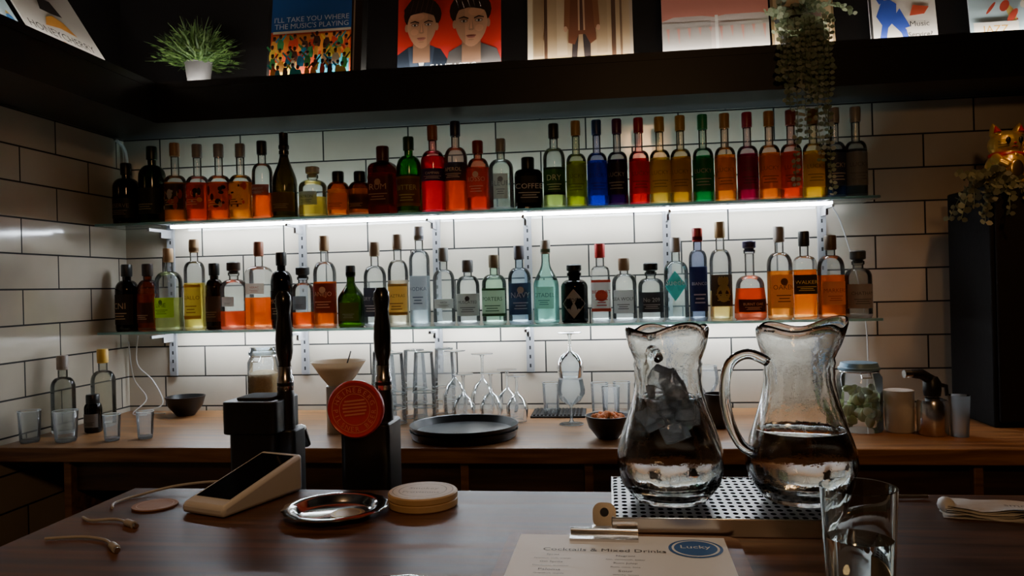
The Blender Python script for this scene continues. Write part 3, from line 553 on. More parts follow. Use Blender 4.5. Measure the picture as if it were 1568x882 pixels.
# ------------------------------------------------------------------ plants
def leafmat(c): return paper(c,.3)
m=MB(); rn=random.Random(11)
m.lathe([(1e-4,0),(.030,0),(.033,.003),(.043,.085),(.046,.087),(.046,.094),(.041,.094),(.040,.075),(1e-4,.073)],pm((.13,.13,.135),.5,name='grey_pot'),24)
gl=[leafmat((.10,.20,.05)),leafmat((.16,.28,.08)),leafmat((.06,.13,.04))]
for i in range(480):
    az=rn.uniform(0,2*pi); sp=rn.uniform(.0,1.)**.6; L=rn.uniform(.10,.165); el=pi/2-sp*1.35
    p=Vector((rn.uniform(-.02,.02),rn.uniform(-.02,.02),.078)); d=Vector((math.cos(az)*math.cos(el),math.sin(az)*math.cos(el),math.sin(el))); w=d.cross(Vector((0,0,1))); w=w.normalized() if w.length>.01 else Vector((1,0,0))
    pts=[]; q=p.copy(); dd=d.copy()
    for k in range(5): pts.append(q.copy()); q=q+dd*L/4; dd=(dd+Vector((0,0,-.10))+Vector((rn.uniform(-.1,.1),rn.uniform(-.1,.1),0))).normalized()
    wd=[.0012,.0022,.0022,.0016,.0003]; vs=[]
    for k in range(5): vs+=[pts[k]-w*wd[k],pts[k]+w*wd[k]]
    m.add(vs,[(2*k,2*k+1,2*k+3,2*k+2) for k in range(4)],rn.choice(gl))
    for k in (1,2,3):
        s2=(w*rn.choice([-1,1])+dd*.8+Vector((0,rn.uniform(-.6,.6),.2))).normalized()*.024; m.add([pts[k],pts[k]+s2*.5+Vector((0,0,.003)),pts[k]+s2,pts[k]+s2*.5-Vector((0,0,.003))],[(0,1,2,3)],rn.choice(gl))
m.build('potted_grass_plant',(-1.329,2.41,ST))
def strand(m,rn,p,d,n,step,grav,ymax,leaf,mats,stem,zmin=-9):
    pts=[p.copy()]; d=d.normalized()
    for k in range(n):
        d=(d+Vector((rn.uniform(-.22,.22),rn.uniform(-.12,.12),-grav))).normalized(); p=p+d*step
        if p.y>ymax: p.y=ymax
        if p.z<zmin: break
        pts.append(p.copy())
    m.tube(pts,.0011,stem,5)
    for q in pts[1:]:
        for sgn in(-1,1):
            a=rn.uniform(-.9,.9); dr=Vector((sgn*math.cos(a),-abs(math.sin(a))*.9-.15,rn.uniform(-.5,.5))).normalized(); L=leaf*rn.uniform(.7,1.2); w=dr.cross(Vector((rn.uniform(-.5,.5),-1,rn.uniform(-.4,.6)))).normalized()*L*.42
            q2=q+Vector((0,-.001,0))
            m.add([q2,q2+dr*L*.35+w,q2+dr*L*.75+w*.8,q2+dr*L,q2+dr*L*.75-w*.8,q2+dr*L*.35-w],[(0,1,2,3),(0,3,4,5)],rn.choice(mats))
m=MB(); rn=random.Random(4); ml=[leafmat((.36,.44,.30)),leafmat((.25,.33,.20)),leafmat((.50,.56,.42))]; stem=pm((.12,.15,.08),.6)
m.lathe([(1e-4,0),(.05,0),(.06,.10),(.062,.10),(.056,.09),(1e-4,.088)],MATTE,20)
for i in range(30):
    x=rn.uniform(-.055,.085); n=rn.randint(5,13)
    strand(m,rn,Vector((x*.6,-.03,.09)),Vector((rn.uniform(-.6,.6),-1,rn.uniform(-.1,.6))),n,.022,.5,9,.020,ml,stem)
for x,n in ((-.02,29),(.005,21),(.035,25),(.075,31),(.055,19),(-.04,16),(.02,14)):
    strand(m,rn,Vector((x,-.115,.075)),Vector((0,-.15,-1)),n,.0165,1.2,-.085,.015,ml,stem)
for i in range(18):
    strand(m,rn,Vector((rn.uniform(-.05,.03),0,.10)),Vector((rn.uniform(-1.2,.7),-.6,rn.uniform(.1,1.))),rn.randint(4,9),.020,.22,9,.019,ml,stem)
m.build('trailing_plant',(.570,2.41,ST))

# ------------------------------------------------------------------ speaker + cat + small trailing plant
m=MB(); SP=pm((.0045,.004,.004),.8,0,.3,60,.3,name='speaker_vinyl',spec=.15); GR=pm((.011,.009,.008),.9,0,.5,400,.6,name='speaker_grille',spec=.15)
m.box((1.02,2.21,1.0302),(1.46,2.47,1.685),SP); m.box((1.03,2.20,1.045),(1.45,2.21,1.67),GR)
for cz,r in ((1.22,.14),(1.50,.055)): m.add([(1.24+r*math.cos(2*pi*i/28),2.1985,cz+r*math.sin(2*pi*i/28)) for i in range(28)],[tuple(range(28))],pm((.006,.005,.005),.9))
m.build('loudspeaker',bevel=.006)
GO=pm((.95,.66,.16),.30,.7,.1,name='gold_paint'); RD=pm((.6,.02,.02),.35,name='red_enamel')
e=empty('lucky_cat_figurine',(1.125,2.34,1.685),.12); e.scale=(1.35,1.35,1.35); m=MB()
m.ell((0,0,.040),(.040,.034,.042),GO); m.ell((0,-.004,.090),(.036,.030,.031),GO); m.ell((0,-.02,.045),(.028,.022,.032),GO)
for q in(-1,1): m.ell((q*.022,-.026,.010),(.014,.018,.010),GO); m.tube([(q*.022,-.006,.112),(q*.026,-.006,.126),(q*.029,-.006,.136)],[.013,.008,.001],GO,12)
m.tube([(.030,-.010,.065),(.046,-.020,.085),(.048,-.024,.110),(.044,-.030,.126)],[.012,.011,.010,.011],GO,12); m.tube([(-.030,-.015,.062),(-.030,-.034,.050),(-.018,-.040,.042)],[.012,.010,.009],GO,12)
m.tube([(.02,.03,.01),(.04,.036,.015),(.046,.03,.035)],[.009,.008,.006],GO,10)
o=m.build('body',parent=e); r=o.modifiers.new('rm','REMESH'); r.mode='VOXEL'; r.voxel_size=.0018; r.use_smooth_shade=True; sm=o.modifiers.new('s','SMOOTH'); sm.iterations=3
m=MB()
for q in(-1,1):
    m.ell((q*.013,-.0325,.096),(.005,.003,.007),BLACK); m.tube([(q*.0245,-.0150,.115),(q*.027,-.0125,.129)],[.008,.001],RD,8)
    for k in(-1,0,1): m.tube([(q*.012,-.034,.086+k*.002),(q*.034,-.032,.087+k*.006)],.0006,BLACK,5)
m.ell((0,-.0345,.090),(.003,.002,.002),RD); m.tube([(-.006,-.033,.082),(0,-.035,.084),(.006,-.033,.082)],.0008,RD,5)
m.tube([(.031*math.cos(t),-.004+.027*math.sin(t),.068) for t in [2*pi*i/20 for i in range(21)]],.0045,RD,8)
m.ell((0,-.034,.064),(.006,.005,.006),GO); m.ell((-.004,-.044,.035),(.014,.003,.019),pm((.95,.65,.2),.3,1)); m.build('face_and_collar',parent=e)
m=MB(); rn=random.Random(9); ml2=[leafmat((.20,.21,.12)),leafmat((.13,.14,.08))]
for i in range(14):
    strand(m,rn,Vector((.04+rn.uniform(-.05,.05),-.03,.012)),Vector((-1,-.5,.5)),rn.randint(5,9),.02,.10 if i<5 else .3,9,.02,ml2,stem,-.14)
for i in range(3): strand(m,rn,Vector((.02,-.03,.008)),Vector((1,-.5,.0)),5,.02,.3,9,.014,ml2,stem,-.05)
m.lathe([(1e-4,0),(.028,0),(.033,.03),(.029,.03),(1e-4,.026)],MATTE,16)
m.build('trailing_plant',(1.042,2.26,1.686))

# ------------------------------------------------------------------ pitchers
def vase(x,y,name,rot,level,ice):
    z=1.1275; e=empty(name,(x,y,z),rot)
    O=[(.050,0),(.056,.004),(.071,.025),(.077,.048),(.075,.072),(.070,.090),(.065,.105),(.060,.120),(.055,.135),(.0515,.150),(.049,.162),(.0475,.175),(.0485,.182),(.0475,.189),(.050,.197),(.0485,.203),(.052,.212),(.056,.222),(.059,.235),(.0605,.246)]
    I=[(r-.0035,zz) for r,zz in O]; I[0]=(.030,.011);I[1]=(.046,.013);I[2]=(.0665,.027)
    prof=[(1e-4,.002),(.040,.002)]+O+[(.059,.249)]+I[::-1]+[(1e-4,.010)]
    def wp(t,r,zz):
        k=max(0,(zz-.19)/.056); lip=max(0,math.cos(t))**6
        w=math.sin(4*t+1)*.0022*k
        fl=.0010*math.sin(12*t+zz*55)*(1 if .02<zz<.19 and r>.04 else 0)
        return r+k*(.016*lip)+w+fl, zz+k*(.008*lip)+k*.004*math.sin(4*t+1)
    m=MB(); m.lathe(prof,realglass((.99,1,1),1.45,.0,.09,110.),96,warp=wp)
    m.build('glass_body',parent=e,fix=True)
    m=MB(); pts=[(-.050,0,.200),(-.080,0,.212),(-.108,0,.200),(-.118,0,.165),(-.112,0,.120),(-.095,0,.085),(-.073,0,.070)]
    m.tube(smooth(pts,4),.0075,TAB,12); m.build('handle',parent=e,fix=True)
    W=[(1e-4,.0105),(.045,.0135),(.0663,.028),(.0733,.048),(.0713,.072),(.0613,.105),(.0513,.135),(.0453,.162),(.044,.180)]
    W=[(a-.0012 if a>.01 else a,c_) for a,c_ in W]
    Wp=[]
    for i,p in enumerate(W):
        if p[1]<level: Wp.append(p)
        else:
            a=W[i-1];k=(level-a[1])/(p[1]-a[1]); rr=a[0]+(p[0]-a[0])*k; Wp+= [(rr,level),(rr-.004,level-.001),(1e-4,level-.001)]; break
    m=MB(); m.lathe(Wp,realglass((.99,1,1),1.33),48); m.build('water',parent=e,fix=True)
    if ice:
        m=MB(); rn=random.Random(2); IC=glass((1.0,1.0,1.0),.20,.10,.97)
        for k in range(11):
            a=k*2.4; zz=level-.050+.0080*k; rad=.024 if zz<.13 else .015
            R=Euler((rn.random()*3,rn.random()*3,rn.random()*3)).to_matrix(); c=Vector((rad*math.cos(a),rad*math.sin(a),zz)); s=.0135
            m.box(tuple(c-Vector((s,s,s))),tuple(c+Vector((s,s,s*.8))),IC,R=R)
        m.build('ice_cubes',parent=e,fix=True,bevel=.003)
    return e
vase(.084,1.150,'water_pitcher',-1.35,.150,True)
vase(.270,1.155,'water_pitcher',.35,.100,False)

# drip tray
m=MB(); tx,ty=.285,.225
m.box((0,0,0),(tx+.02,.004,.025),STEEL); m.box((0,ty-.004,0),(tx+.02,ty,.025),STEEL); m.box((0,.004,0),(.004,ty-.004,.025),STEEL); m.box((tx+.016,.004,0),(tx+.02,ty-.004,.025),STEEL); m.box((.004,.004,0),(tx+.016,ty-.004,.004),STEEL)
m.box((.004,.004,.020),(tx+.016,ty-.004,.0245),perforated()); m.build('drip_tray',(-.003,1.058,1.1005),bevel=.0012)

# ------------------------------------------------------------------ foreground
def tumbler(name,x,y,z,r,h,mat,water=0.,wall=.002,taper=.85,seg=32):
    m=MB(); m.lathe([(1e-4,0),(r*taper-.002,0),(r*taper,.003),(r,h),(r-wall,h),(r*taper-wall,.009),(1e-4,.008)],mat,seg)
    if water: 
        k=water/h; rr=r*taper+(r-r*taper)*k-wall; m.lathe([(1e-4,.0085),(r*taper-wall-.0004,.0095),(rr-.0003,water),(1e-4,water)],realglass((.97,.98,.98),1.33),seg)
    return m.build(name,(x,y,z),fix=True)
tumbler('drinking_glass',.265,.88,1.1005,.040,.116,TAB,.062,.0025,.86,40)
# menu on clipboard
m=MB(); BRD=wood((.12,.05,.025),(.26,.12,.06),.4,8,30); PAP=paper((.82,.80,.76),.0); INK=paper((.03,.03,.03),.0)
def rrect(x0,y0,x1,y1,r,k=5):
    o=[]
    for cx,cy,a in ((x1-r,y1-r,0),(x0+r,y1-r,pi/2),(x0+r,y0+r,pi),(x1-r,y0+r,1.5*pi)):
        for i in range(k+1): t=a+pi/2*i/k; o.append((cx+r*math.cos(t),cy+r*math.sin(t)))
    return o
m.prism(rrect(-.152,-.34,.152,0,.02),0,.004,BRD)
m.box((-.136,-.325,.0042),(.133,-.012,.0052),PAP)
t=.0056
def ft(s,x,y,h,col=INK,mw=None): m.flattext(s,(x,y,t),h,col,(1,0,0),(0,1,0),mw)
ft('Cocktails & Mixed Drinks',-.022,-.070,.0115,INK,.155)
BLU=paper((.04,.13,.35),.0); 
m.add([(.093+.034*math.cos(2*pi*i/32),-.056+.034*math.sin(2*pi*i/32),t) for i in range(32)],[tuple(range(32))],BLU)
m.add([(.093+.030*math.cos(2*pi*i/32),-.056+.030*math.sin(2*pi*i/32),t+.0002) for i in range(32)],[tuple(range(32))],PAP)
m.add([(.093+.027*math.cos(2*pi*i/32),-.056+.027*math.sin(2*pi*i/32),t+.0004) for i in range(32)],[tuple(range(32))],BLU)
m.flattext('Lucky',(.093,-.054,t+.0007),.015,PAP,(1,0,0),(0,1,0),.044)
for cx,words in ((-.085,['Spritz','Aperitivo, soda, orange','Gin Spritz','Elderflower, prosecco','Paloma','Grapefruit, tequila']),(.005,['Negroni','Gin, vermouth, bitter','Rum Julep','Rum, mint, lime','Sour','Whisky, lemon'])):
    for i,s in enumerate(words): ft(s,cx,-.090-.0125*i,.0065 if i%2==0 else .0045,INK,.075)
m.box((-.068,-.038,.005),(.022,-.008,.009),STEEL)
m.tube([(-.068,-.010,.010),(.022,-.010,.010)],.005,STEEL,10)
m.prism([(p[0],p[1]) for p in rrect(-.040,-.012,-.006,.014,.008)],.009,.013,STEEL)
m.M=Matrix.Translation((-.023,.004,.010))@Matrix.Rotation(math.radians(68),4,'X')
m.prism(rrect(-.016,0,.016,.034,.012),-.001,.001,STEEL); m.prism([(.006*math.cos(2*pi*i/16),.021+.006*math.sin(2*pi*i/16)) for i in range(16)],.001,.0016,MATTE)
m.M=None
m.build('menu_clipboard',(.010,1.054,1.1005),rot=-.02)

def dish(name,x,y,r,coin=True):
    m=MB(); wp=lambda t,rr,zz:(rr*(1+(.018*math.cos(16*t) if rr>r*.8 else 0)),zz)
    m.lathe([(1e-4,.001),(r*.62,.001),(r*.70,.004),(r*.78,.012),(r*.9,.0145),(r,.013),(r*1.0,.0115),(r*.9,.0125),(r*.77,.0095),(r*.66,0),(1e-4,0)],pm((.75,.74,.72),.12,1.,.03,name='polished_silver'),64,warp=wp)
    if coin:
        m.lathe([(1e-4,.0015),(.026,.0015),(.026,.0045),(1e-4,.0045)],pm((.35,.22,.08),.35,.4),28,c=(.022,-.008,0)); m.lathe([(.019,.0047),(.021,.0047)],pm((.6,.45,.1),.4),28,c=(.022,-.008,0))
    return m.build(name,(x,y,1.1003))
dish('silver_serving_dish',-.424,1.141,.080); dish('silver_serving_dish',-.236,.795,.075,False)
m=MB(); LW=pm((.62,.42,.20),.5,0,.12,40,name='light_cork'); LW2=pm((.30,.18,.08),.6)
m.lathe([(1e-4,0),(.053,0),(.055,.002),(.055,.0105),(.0535,.012),(.055,.0135),(.055,.021),(.053,.023),(1e-4,.023)],LW,48)
for r0 in (.047,.037): m.lathe([(r0,.0233),(r0+.0012,.0233)],LW2,48)
m.flattext('Smokey',(0,.008,.0234),.014,LW2,(1,0,0),(0,1,0),.062); m.flattext('Provisions',(0,-.012,.0234),.010,LW2,(1,0,0),(0,1,0),.062)
m.build('cork_coaster_stack',(-.300,1.197,1.1003))
m=MB(); CO=pm((.42,.22,.11),.6); m.lathe([(1e-4,0),(.034,0),(.035,.001),(.035,.003),(1e-4,.003)],CO,36); m.lathe([(.027,.0032),(.029,.0032)],pm((.6,.4,.25),.6),36); m.build('round_coaster',(-.740,1.172,1.1003))
# card terminal
L=.178;W=.090
def wedge(m,x0,x1,y0,y1,za0,za1,zb0,zb1,mat): m.add([(x0,y0,za0),(x1,y0,za0),(x1,y1,zb0),(x0,y1,zb0),(x0,y0,za1),(x1,y0,za1),(x1,y1,zb1),(x0,y1,zb1)],[(0,3,2,1),(4,5,6,7),(0,1,5,4),(1,2,6,5),(2,3,7,6),(3,0,4,7)],mat)
zt=lambda yy:.017+.046*yy/L
e=empty('card_payment_terminal',(-.674,1.137,1.1005),-.33)
m=MB(); wedge(m,0,W,0,L,.000,zt(0),0,zt(L),WHITE); m.build('housing',parent=e,bevel=.006)
m=MB(); wedge(m,.009,W-.009,.022,L-.012,zt(.022)-.001,zt(.022)+.0012,zt(L-.012)-.001,zt(L-.012)+.0012,pm((.006,.007,.010),.10,0,.05,name='screen_glass')); m.build('screen',parent=e,bevel=.0006)
m=MB(); m.box((.012,L-.001,.012),(W-.012,L+.004,.05),WHITE); m.build('charging_port',parent=e)
def cable(name,pts,r,mat=CABLE,plug=None):
    m=MB(); s=smooth(pts); m.tube(s,r,mat,8)
    if plug:
        d=(s[-1]-s[-3]).normalized(); m.tube([s[-1],s[-1]+d*.022],.0055,mat,10); m.tube([s[-1]+d*.022,s[-1]+d*.031],.0038,STEEL,8)
    m.build(name)
cable('usb_cable',[(-.625,1.268,1.115),(-.68,1.262,1.118),(-.75,1.255,1.112),(-.80,1.225,1.104),(-.815,1.18,1.103),(-.80,1.15,1.103)],.0022)
cable('usb_cable',[(-.815,1.10,1.103),(-.79,1.085,1.103),(-.755,1.09,1.104),(-.725,1.075,1.104)],.0022,plug=1)
cable('usb_cable',[(-.80,1.0,1.103),(-.75,1.01,1.103),(-.71,1.0,1.103),(-.68,.975,1.104)],.0022,plug=1)
cable('power_cable',[(-1.695,2.50,1.99),(-1.69,2.55,1.95),(-1.69,2.555,1.80),(-1.692,2.555,1.70)],.006)
cable('power_cable',[(.70,2.52,1.672),(.735,2.55,1.62),(.77,2.555,1.50),(.80,2.556,1.36),(.81,2.556,1.20),(.80,2.55,1.06)],.0022)
cable('power_cable',[(-1.66,2.55,1.30),(-1.665,2.55,1.2),(-1.60,2.54,1.14),(-1.56,2.53,1.06),(-1.62,2.50,1.035),(-1.52,2.48,1.035)],.0022)
cable('power_cable',[(-1.69,2.54,1.28),(-1.68,2.55,1.15),(-1.62,2.53,1.08),(-1.64,2.48,1.035),(-1.57,2.45,1.035)],.0022)
# napkins
m=MB(); rn=random.Random(1); 
for k in range(3):
    n=12; vs=[];fs=[]
    for i in range(n):
        for j in range(6): vs.append((-.075+.15*i/(n-1)+rn.uniform(-.002,.002)+k*.004,-.028+.056*j/5+rn.uniform(-.001,.001)+(.006*k),.002+k*.0045+.003*math.sin(i*.9+k)*math.cos(j)+rn.uniform(0,.0015)))
    for i in range(n-1):
        for j in range(5): a=i*6+j; fs.append((a,a+6,a+7,a+1))
    m.add(vs,fs,PAP,True); m.add([(v[0],v[1],.0 if k==0 else v[2]-.003) for v in vs],fs,PAP,True)
m.flattext('smokey',(.03,-.004,.0165),.016,paper((.2,.2,.2),0),(1,.0,0),(0,1,0)); 
m.ell((-.068,.005,.010),(.012,.018,.011),PAP,10,6)
m.build('paper_napkins',(.545,1.170,1.1005),rot=-.22)
m=MB(); m.tube(smooth([(0,0,.004),(.05,.006,.004),(.12,.010,.004)]),.003,STEEL,8); m.ell((-.012,-.001,.005),(.016,.009,.0035),STEEL,14,8); m.build('bar_spoon',(.36,1.245,1.1003))

# ------------------------------------------------------------------ beer taps (stand on the work ledge behind the bar)
HB=pm((.012,.011,.011),.22,0,.2,coat=.5,name='tap_handle_lacquer')
def handle(m,x,z0,z1,tilt=0):
    h=z1-z0
    pr=[(1e-4,0),(.010,0),(.011,.02*h),(.011,.12*h),(.013,.16*h),(.0155,.25*h),(.0165,.40*h),(.0150,.55*h),(.0125,.68*h),(.0125,.74*h),(.0150,.84*h),(.0140,.94*h),(.008,1.*h),(1e-4,1.*h)]
    m.lathe(pr,HB,24,c=(x,0,z0)); m.lathe([(.0135,-.036),(.0150,-.034),(.0150,-.012),(.0125,-.008),(.0125,0.01)],STEEL,24,c=(x,0,z0)); m.lathe([(.0152,-.026),(.0152,-.020)],BLACK,24,c=(x,0,z0))
e=empty('beer_tap',(-.645,1.37,.9502)); m=MB()
m.prism(rrect(-.045,-.05,.045,.05,.012),0,.25,BLACK); m.prism(rrect(-.054,-.058,.050,.055,.014),.238,.297,BLACK)
m.prism(rrect(-.035,-.04,.035,.035,.010),.297,.302,MATTE); m.prism(rrect(.020,-.03,.072,.03,.012),0,.24,BLACK); m.build('tower',parent=e,bevel=.004)
m=MB(); handle(m,.045,.345,.494); m.lathe([(.0165,.16),(.0175,.20),(.0160,.30),(.0145,.312)],BLACK,24,c=(.045,0,0)); m.tube([(.045,.02,.23),(.045,.07,.225),(.045,.095,.19)],[.011,.010,.008],STEEL,12); m.build('handle',parent=e)
e=empty('beer_tap',(-.412,1.37,.9502)); m=MB()
m.prism(rrect(-.070,-.045,.020,.045,.012),0,.255,BLACK); m.build('tower',parent=e,bevel=.004)
m=MB(); handle(m,0,.345,.497); m.lathe([(.0165,.16),(.0175,.20),(.0160,.30),(.0145,.312)],BLACK,24); m.tube([(0,.02,.23),(-.01,.07,.225),(-.015,.095,.19)],[.011,.010,.008],STEEL,12); m.build('handle',parent=e)
m=MB(); m.M=Matrix.Translation((-.034,-.058,.284))@Matrix.Rotation(pi/2,4,'X')
RB=pm((.68,.035,.022),.3,0,.08,name='red_badge'); RB2=pm((.85,.28,.20),.35); 
m.lathe([(1e-4,-.012),(.046,-.012),(.050,-.008),(.051,.004),(.048,.008),(.045,.006),(1e-4,.006)],RB,48)
for r0 in (.0405,.027): m.lathe([(r0,.0064),(r0+.0012,.0064)],RB2,48)
for k in range(5): 
    y=.012-.006*k; w=math.sqrt(max(0,.022**2-y*y)); m.add([(-w,y,.0066),(w,y+.004,.0066),(w,y+.007,.0066),(-w,y+.003,.0066)],[(0,1,2,3)],RB2)
def arct(txt,rad,a0,up):
    n=len(txt)
    for i,ch in enumerate(txt):
        if ch==' ': continue
        a=(pi/2-(i-(n-1)/2)*.30) if up else (-pi/2+(i-(n-1)/2)*.27)
        ux=Vector((math.sin(a),-math.cos(a),0)) if up else Vector((-math.sin(a),math.cos(a),0)); uy=Vector((math.cos(a),math.sin(a),0)) if up else -Vector((math.cos(a),math.sin(a),0))
        m.flattext(ch,(rad*math.cos(a),rad*math.sin(a),.0068),.0085,RB2,ux,uy)
arct('HEINEBERG',.0345,0,True); arct('PILSNER BEER',.0345,0,False)
m.M=None; m.build('badge',parent=e)
m=MB(); m.tube([(-.034,-.050,.284),(-.034,-.02,.25)],.012,BLACK,12); m.build('badge_mount',parent=e)

# ------------------------------------------------------------------ back counter things
CZ=1.0303
b('spirit_bottle',-1.655,.235,.034,'std',(.80,.82,.78),lab=None,cap=(.35,.3,.25),y=2.16,z=CZ)
b('spirit_bottle',-1.600,.245,.036,'std',(.85,.85,.78),lab=None,cap=(.75,.45,.06),y=2.27,z=CZ)
b('bitters_bottle',-1.565,.115,.025,'pharm',(.05,.03,.02),lab=(.35,.33,.3),lz=(.15,.5),cap=(.01,.01,.01),y=2.17,z=CZ,ang=1.0)
TG=glass((.90,.92,.92),.14,.05,.6); RIM=glass((.92,.95,.95),.8,.05,.9)
def tg(name,x,y,r,h,z=CZ,taper=.85): 
    m=MB(); m.lathe([(1e-4,.004),(r*taper*.9,0),(r*taper*1.02,.006),(r,h-.001)],TG,24); m.ring(r,h,.0011,RIM); m.lathe([(1e-4,.003),(r*taper*.9,.0005),(r*taper,.005),(r*taper*.9,.009),(1e-4,.008)],RIM,24); return m.build(name,(x,y,z))
tg('shot_glass',-1.418,2.045,.024,.075); tg('shot_glass',-1.335,2.075,.024,.078); tg('rocks_glass',-1.55,2.03,.033,.088); tg('rocks_glass',-1.655,2.02,.030,.09)
def bowl(name,x,y,r,h,mat,content=None):
    m=MB(); m.lathe([(1e-4,0),(r*.45,0),(r*.5,.004),(r*.85,h*.5),(r,h),(r*.95,h),(r*.8,h*.5),(r*.4,.010),(1e-4,.009)],mat,32)
    if content:
        rn=random.Random(3)
        for i in range(60):
            a=rn.uniform(0,2*pi); q=rn.uniform(0,1)**.5*r*.75; m.ell((q*math.cos(a),q*math.sin(a),h*.80+ (1-q/r)*.018),(.010,.006,.005),content,8,5,R=Euler((rn.random()*3,rn.random()*3,rn.random()*3)).to_matrix())
    m.build(name,(x,y,CZ))
bowl('ceramic_bowl',-1.440,2.47,.065,.065,BLACK)
bowl('snack_bowl',-.010,2.075,.060,.062,BLACK,pm((.75,.25,.05),.6,0,.3))
def jar(name,x,y,r,h,content,lid):
    m=MB(); m.lathe([(1e-4,0),(r*.94,0),(r,.006),(r,h*.78),(r*.82,h*.86),(r*.82,h*.90)],TG,28)
    m.lathe([(r*.84,h*.88),(r*.92,h*.89),(r*.92,h*.92),(r*.86,h*.93),(r*.80,h*.99),(1e-4,h)],lid,28)
    m.tube([(r*.86*math.cos(t),r*.86*math.sin(t),h*.865) for t in [2*pi*i/24 for i in range(25)]],.0018,STEEL,6); m.tube([(-.012,-r*.9,h*.86),(-.012,-r*1.12,h*.80),(.012,-r*1.12,h*.80),(.012,-r*.9,h*.86)],.0018,STEEL,6)
    if content: content(m,r,h)
    return m.build(name,(x,y,CZ))
def limes(m,r,h):
    rn=random.Random(8); ms=[pm((.45,.50,.22),.5),pm((.62,.62,.40),.5),pm((.30,.36,.12),.5)]
    for i in range(46):
        a=rn.uniform(0,2*pi); q=rn.uniform(0,1)**.5*r*.70; m.ell((q*math.cos(a),q*math.sin(a),.022+rn.random()*h*.52),(.017,.015,.008),rn.choice(ms),10,6,R=Euler((rn.random()*3,rn.random()*3,rn.random()*3)).to_matrix())
def oats(m,r,h): m.lathe([(1e-4,.010),(r*.92,.010),(r*.92,h*.62),(r*.5,h*.66),(1e-4,h*.65)],pm((.55,.38,.18),.8,0,.4,180,.8),24)
LIDG=glass((.75,.85,.92),.2)
jar('storage_jar',-1.135,2.42,.050,.235,oats,LIDG); jar('preserving_jar',.668,2.185,.058,.185,limes,pm((.16,.28,.38),.4,.3))
m=MB(); m.lathe([(1e-4,0),(.036,0),(.037,.002),(.037,.135),(.034,.137),(1e-4,.134)],pm((.42,.38,.34),.35,.5),28)
m.lathe([(.030,.137),(.052,.165),(.078,.205),(.080,.207),(.076,.206),(.05,.165),(.028,.139)],paper((.72,.60,.45),.4),28); m.lathe([(1e-4,.19),(.068,.193)],paper((.80,.70,.58),.2),24)
m.tube([(.02,.01,.19),(.035,.01,.235)],.002,BLACK,6); m.build('coffee_filter_cone',(-.785,2.165,CZ))
def pintstack(x,y,n,r=.040,h=.125,off=.045):
    m=MB(); wp=lambda t,rr,zz:(rr*(1+.014*math.cos(18*t)),zz); pr=[]
    for k in range(n):
        z0=k*off; pr+=[(r*1.02,z0),(r,z0+.003),(r*.93,z0+off-.001)]; m.ring(r*1.02,z0+.001,.0014,RIM)
    pr+=[(r*.80,(n-1)*off+h),(r*.7,(n-1)*off+h+.002),(1e-4,(n-1)*off+h-.002)]
    m.lathe(pr,TG,54,warp=wp); m.ring(r*.76,(n-1)*off+h,.0022,RIM)
    m.build('stacked_pint_glasses',(x,y,CZ))
pintstack(-.715,2.38,3); pintstack(-.625,2.42,3); pintstack(-.665,2.31,3); pintstack(-.575,2.345,3,.036); pintstack(-.535,2.46,3,.036)
def wine(m,z0,h,r,inv,mat=TG):
    pr=[(1e-4,.001),(r*.85,0),(r*.85,.002),(r*.2,.006),(.0045,.014),(.004,h*.38),(.008,h*.42),(r*.65,h*.50),(r*.98,h*.66),(r,h*.76),(r*.85,h)]
    if inv: pr=[(a,h-c_) for a,c_ in pr]
    m.lathe([(a,c_+z0) for a,c_ in pr],mat,28); m.ring(r*.85,z0+(0.001 if inv else h),.0011,RIM); m.ring(r*.85,z0+(h-.001 if inv else .001),.0011,RIM)
for x,y,h,r,inv in ((-.485,2.38,.215,.040,1),(-.405,2.43,.20,.040,1),(-.325,2.42,.15,.036,1),(-.445,2.31,.15,.036,1),(-.365,2.34,.15,.036,1),(-.285,2.34,.14,.034,1),(.30,2.45,.15,.034,0),(.23,2.40,.13,.034,0)):
    m=MB(); wine(m,0,h,r,inv); m.build('wine_glass',(x,y,CZ))
GB=glass((.86,.89,.89),.14,.05,.45)
m=MB(); wine(m,0,.135,.042,0,GB); wine(m,.1365,.135,.040,1,GB); m.build('stacked_goblets',(-.117,2.285,CZ))
for i,(x,y) in enumerate(((-.035,2.45),(.035,2.47),(.10,2.43),(.0,2.37),(-.19,2.47),(.16,2.49))): tg('tumbler_glass',x,y,.028,.10)
m=MB(); BT=pm((.012,.012,.012),.3,0,.2)
for k in range(2): 
    z0=k*.014; m.lathe([(1e-4,z0),(.13,z0),(.138,z0+.004),(.148,z0+.022),(.151,z0+.023),(.150,z0+.019),(.143,z0+.002)][:] ,BT,48); m.lathe([(1e-4,z0+.004),(.135,z0+.004),(.148,z0+.022)],BT,48)
m.build('round_serving_tray',(-.405,2.10,CZ))
m=MB(); m.box((0,0,0),(.17,.15,.006),MATTE)
for i in range(13):
    for j in range(11): m.box((.008+i*.012,.008+j*.0125,.006),(.015+i*.012,.015+j*.0125,.010),BLACK)
m.build('rubber_bar_mat',(-.250,2.385,CZ))
def mug(x,y):
    m=MB(); m.lathe([(1e-4,0),(.034,0),(.037,.004),(.037,.095),(.034,.095),(.033,.008),(1e-4,.007)],BLACK,28); m.tube(smooth([(.036,0,.078),(.058,0,.074),(.062,0,.05),(.052,0,.026),(.036,0,.02)]),.005,BLACK,8); m.build('coffee_mug',(x,y,CZ),rot=1.2)
mug(.298,2.235)
m=MB(); m.lathe([(1e-4,0),(.033,0),(.036,.004),(.037,.11),(.034,.111),(1e-4,.105)],pm((.60,.58,.52),.4),28); m.build('white_ceramic_jar',(.762,2.165,CZ))
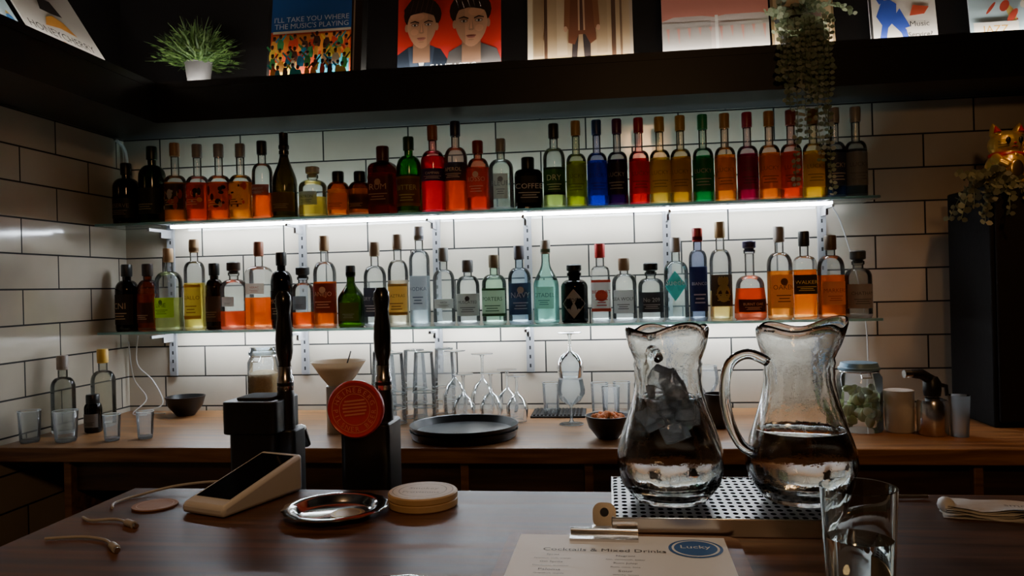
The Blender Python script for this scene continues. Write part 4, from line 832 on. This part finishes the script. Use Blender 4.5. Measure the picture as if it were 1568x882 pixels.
m=MB(); m.lathe([(1e-4,0),(.036,0),(.038,.003),(.038,.080),(.034,.090),(.014,.098),(.014,.105)],STEEL,28); m.lathe([(1e-4,.098),(.020,.100),(.022,.115),(.022,.135),(.014,.150),(1e-4,.152)],BLACK,20); m.tube([(0,0,.140),(-.03,-.01,.158),(-.055,-.015,.160)],[.014,.014,.011],BLACK,12); m.tube([(-.055,-.015,.160),(-.075,-.018,.160)],[.010,.011],STEEL,12); m.tube([(.01,0,.13),(.034,0,.125),(.036,0,.10)],[.007,.006,.005],BLACK,8); m.build('kitchen_torch',(.830,2.125,CZ))
m=MB(); m.lathe([(1e-4,0),(.021,0),(.026,.105),(.025,.105)],glass((.80,.85,.88),.3),24); m.build('plastic_cup',(.885,2.10,CZ))
b('wine_bottle',1.02,.30,.038,'slope',(.05,.25,.05),lab=(.05,.25,.08),y=2.2,z=.5752,lz=(.2,.5),cap=(.02,.1,.03))
b('wine_bottle',-.12,.34,.036,'std',(.75,.75,.72),(.7,.7,.65),.6,y=2.15,z=.5752,cap=(.7,.7,.68))
b('wine_bottle',.15,.34,.038,'slope',(.05,.06,.03),y=2.2,z=.5752)

# ------------------------------------------------------------------ lights
def light(n,t,loc,en,col,size=.2,rot=(0,0,0),**k):
    l_=bpy.data.lights.new(n,t); l_.energy=en; l_.color=col
    if t=='AREA': l_.size=size
    else: l_.shadow_soft_size=size
    for a,v in k.items(): setattr(l_,a,v)
    o=bpy.data.objects.new(n,l_); COL.objects.link(o); o.location=loc; o.rotation_euler=rot; return o
light('pendant_lamp_light','POINT',(.3,-.7,2.45),23,(1,.56,.25),.12)
light('downlight_bar','SPOT',(1.15,1.55,2.72),28,(1,.52,.22),.06,(math.radians(12),0,0),spot_size=1.3,spot_blend=.9)
light('downlight_left','SPOT',(-.75,.95,2.72),12,(1,.58,.28),.06,(0,0,0),spot_size=1.3,spot_blend=.9)
light('downlight_menu','SPOT',(.0,.86,2.72),16,(1,.88,.74),.05,(math.radians(4),0,0),spot_size=.5,spot_blend=.8)
w=bpy.data.worlds.new('world'); scene.world=w; w.use_nodes=True
bg=w.node_tree.nodes.get('Background'); bg.inputs[0].default_value=(.9,.55,.3,1); bg.inputs[1].default_value=.03

# ------------------------------------------------------------------ camera
f=1180.; th=math.radians(7.1); ro=math.radians(1.43)
F=Vector((-math.sin(th),math.cos(th),0)); R0=Vector((math.cos(th),math.sin(th),0)); U0=Vector((0,0,1))
R=math.cos(ro)*R0-math.sin(ro)*U0; U=math.sin(ro)*R0+math.cos(ro)*U0
cam=bpy.data.cameras.new('camera'); co=bpy.data.objects.new('camera',cam); COL.objects.link(co)
co.matrix_world=Matrix(((R.x,U.x,-F.x,0),(R.y,U.y,-F.y,0),(R.z,U.z,-F.z,1.445),(0,0,0,1)))
cam.sensor_width=36; cam.lens=36*f/1568; cam.shift_y=-4/1568; cam.clip_start=.02
scene.camera=co
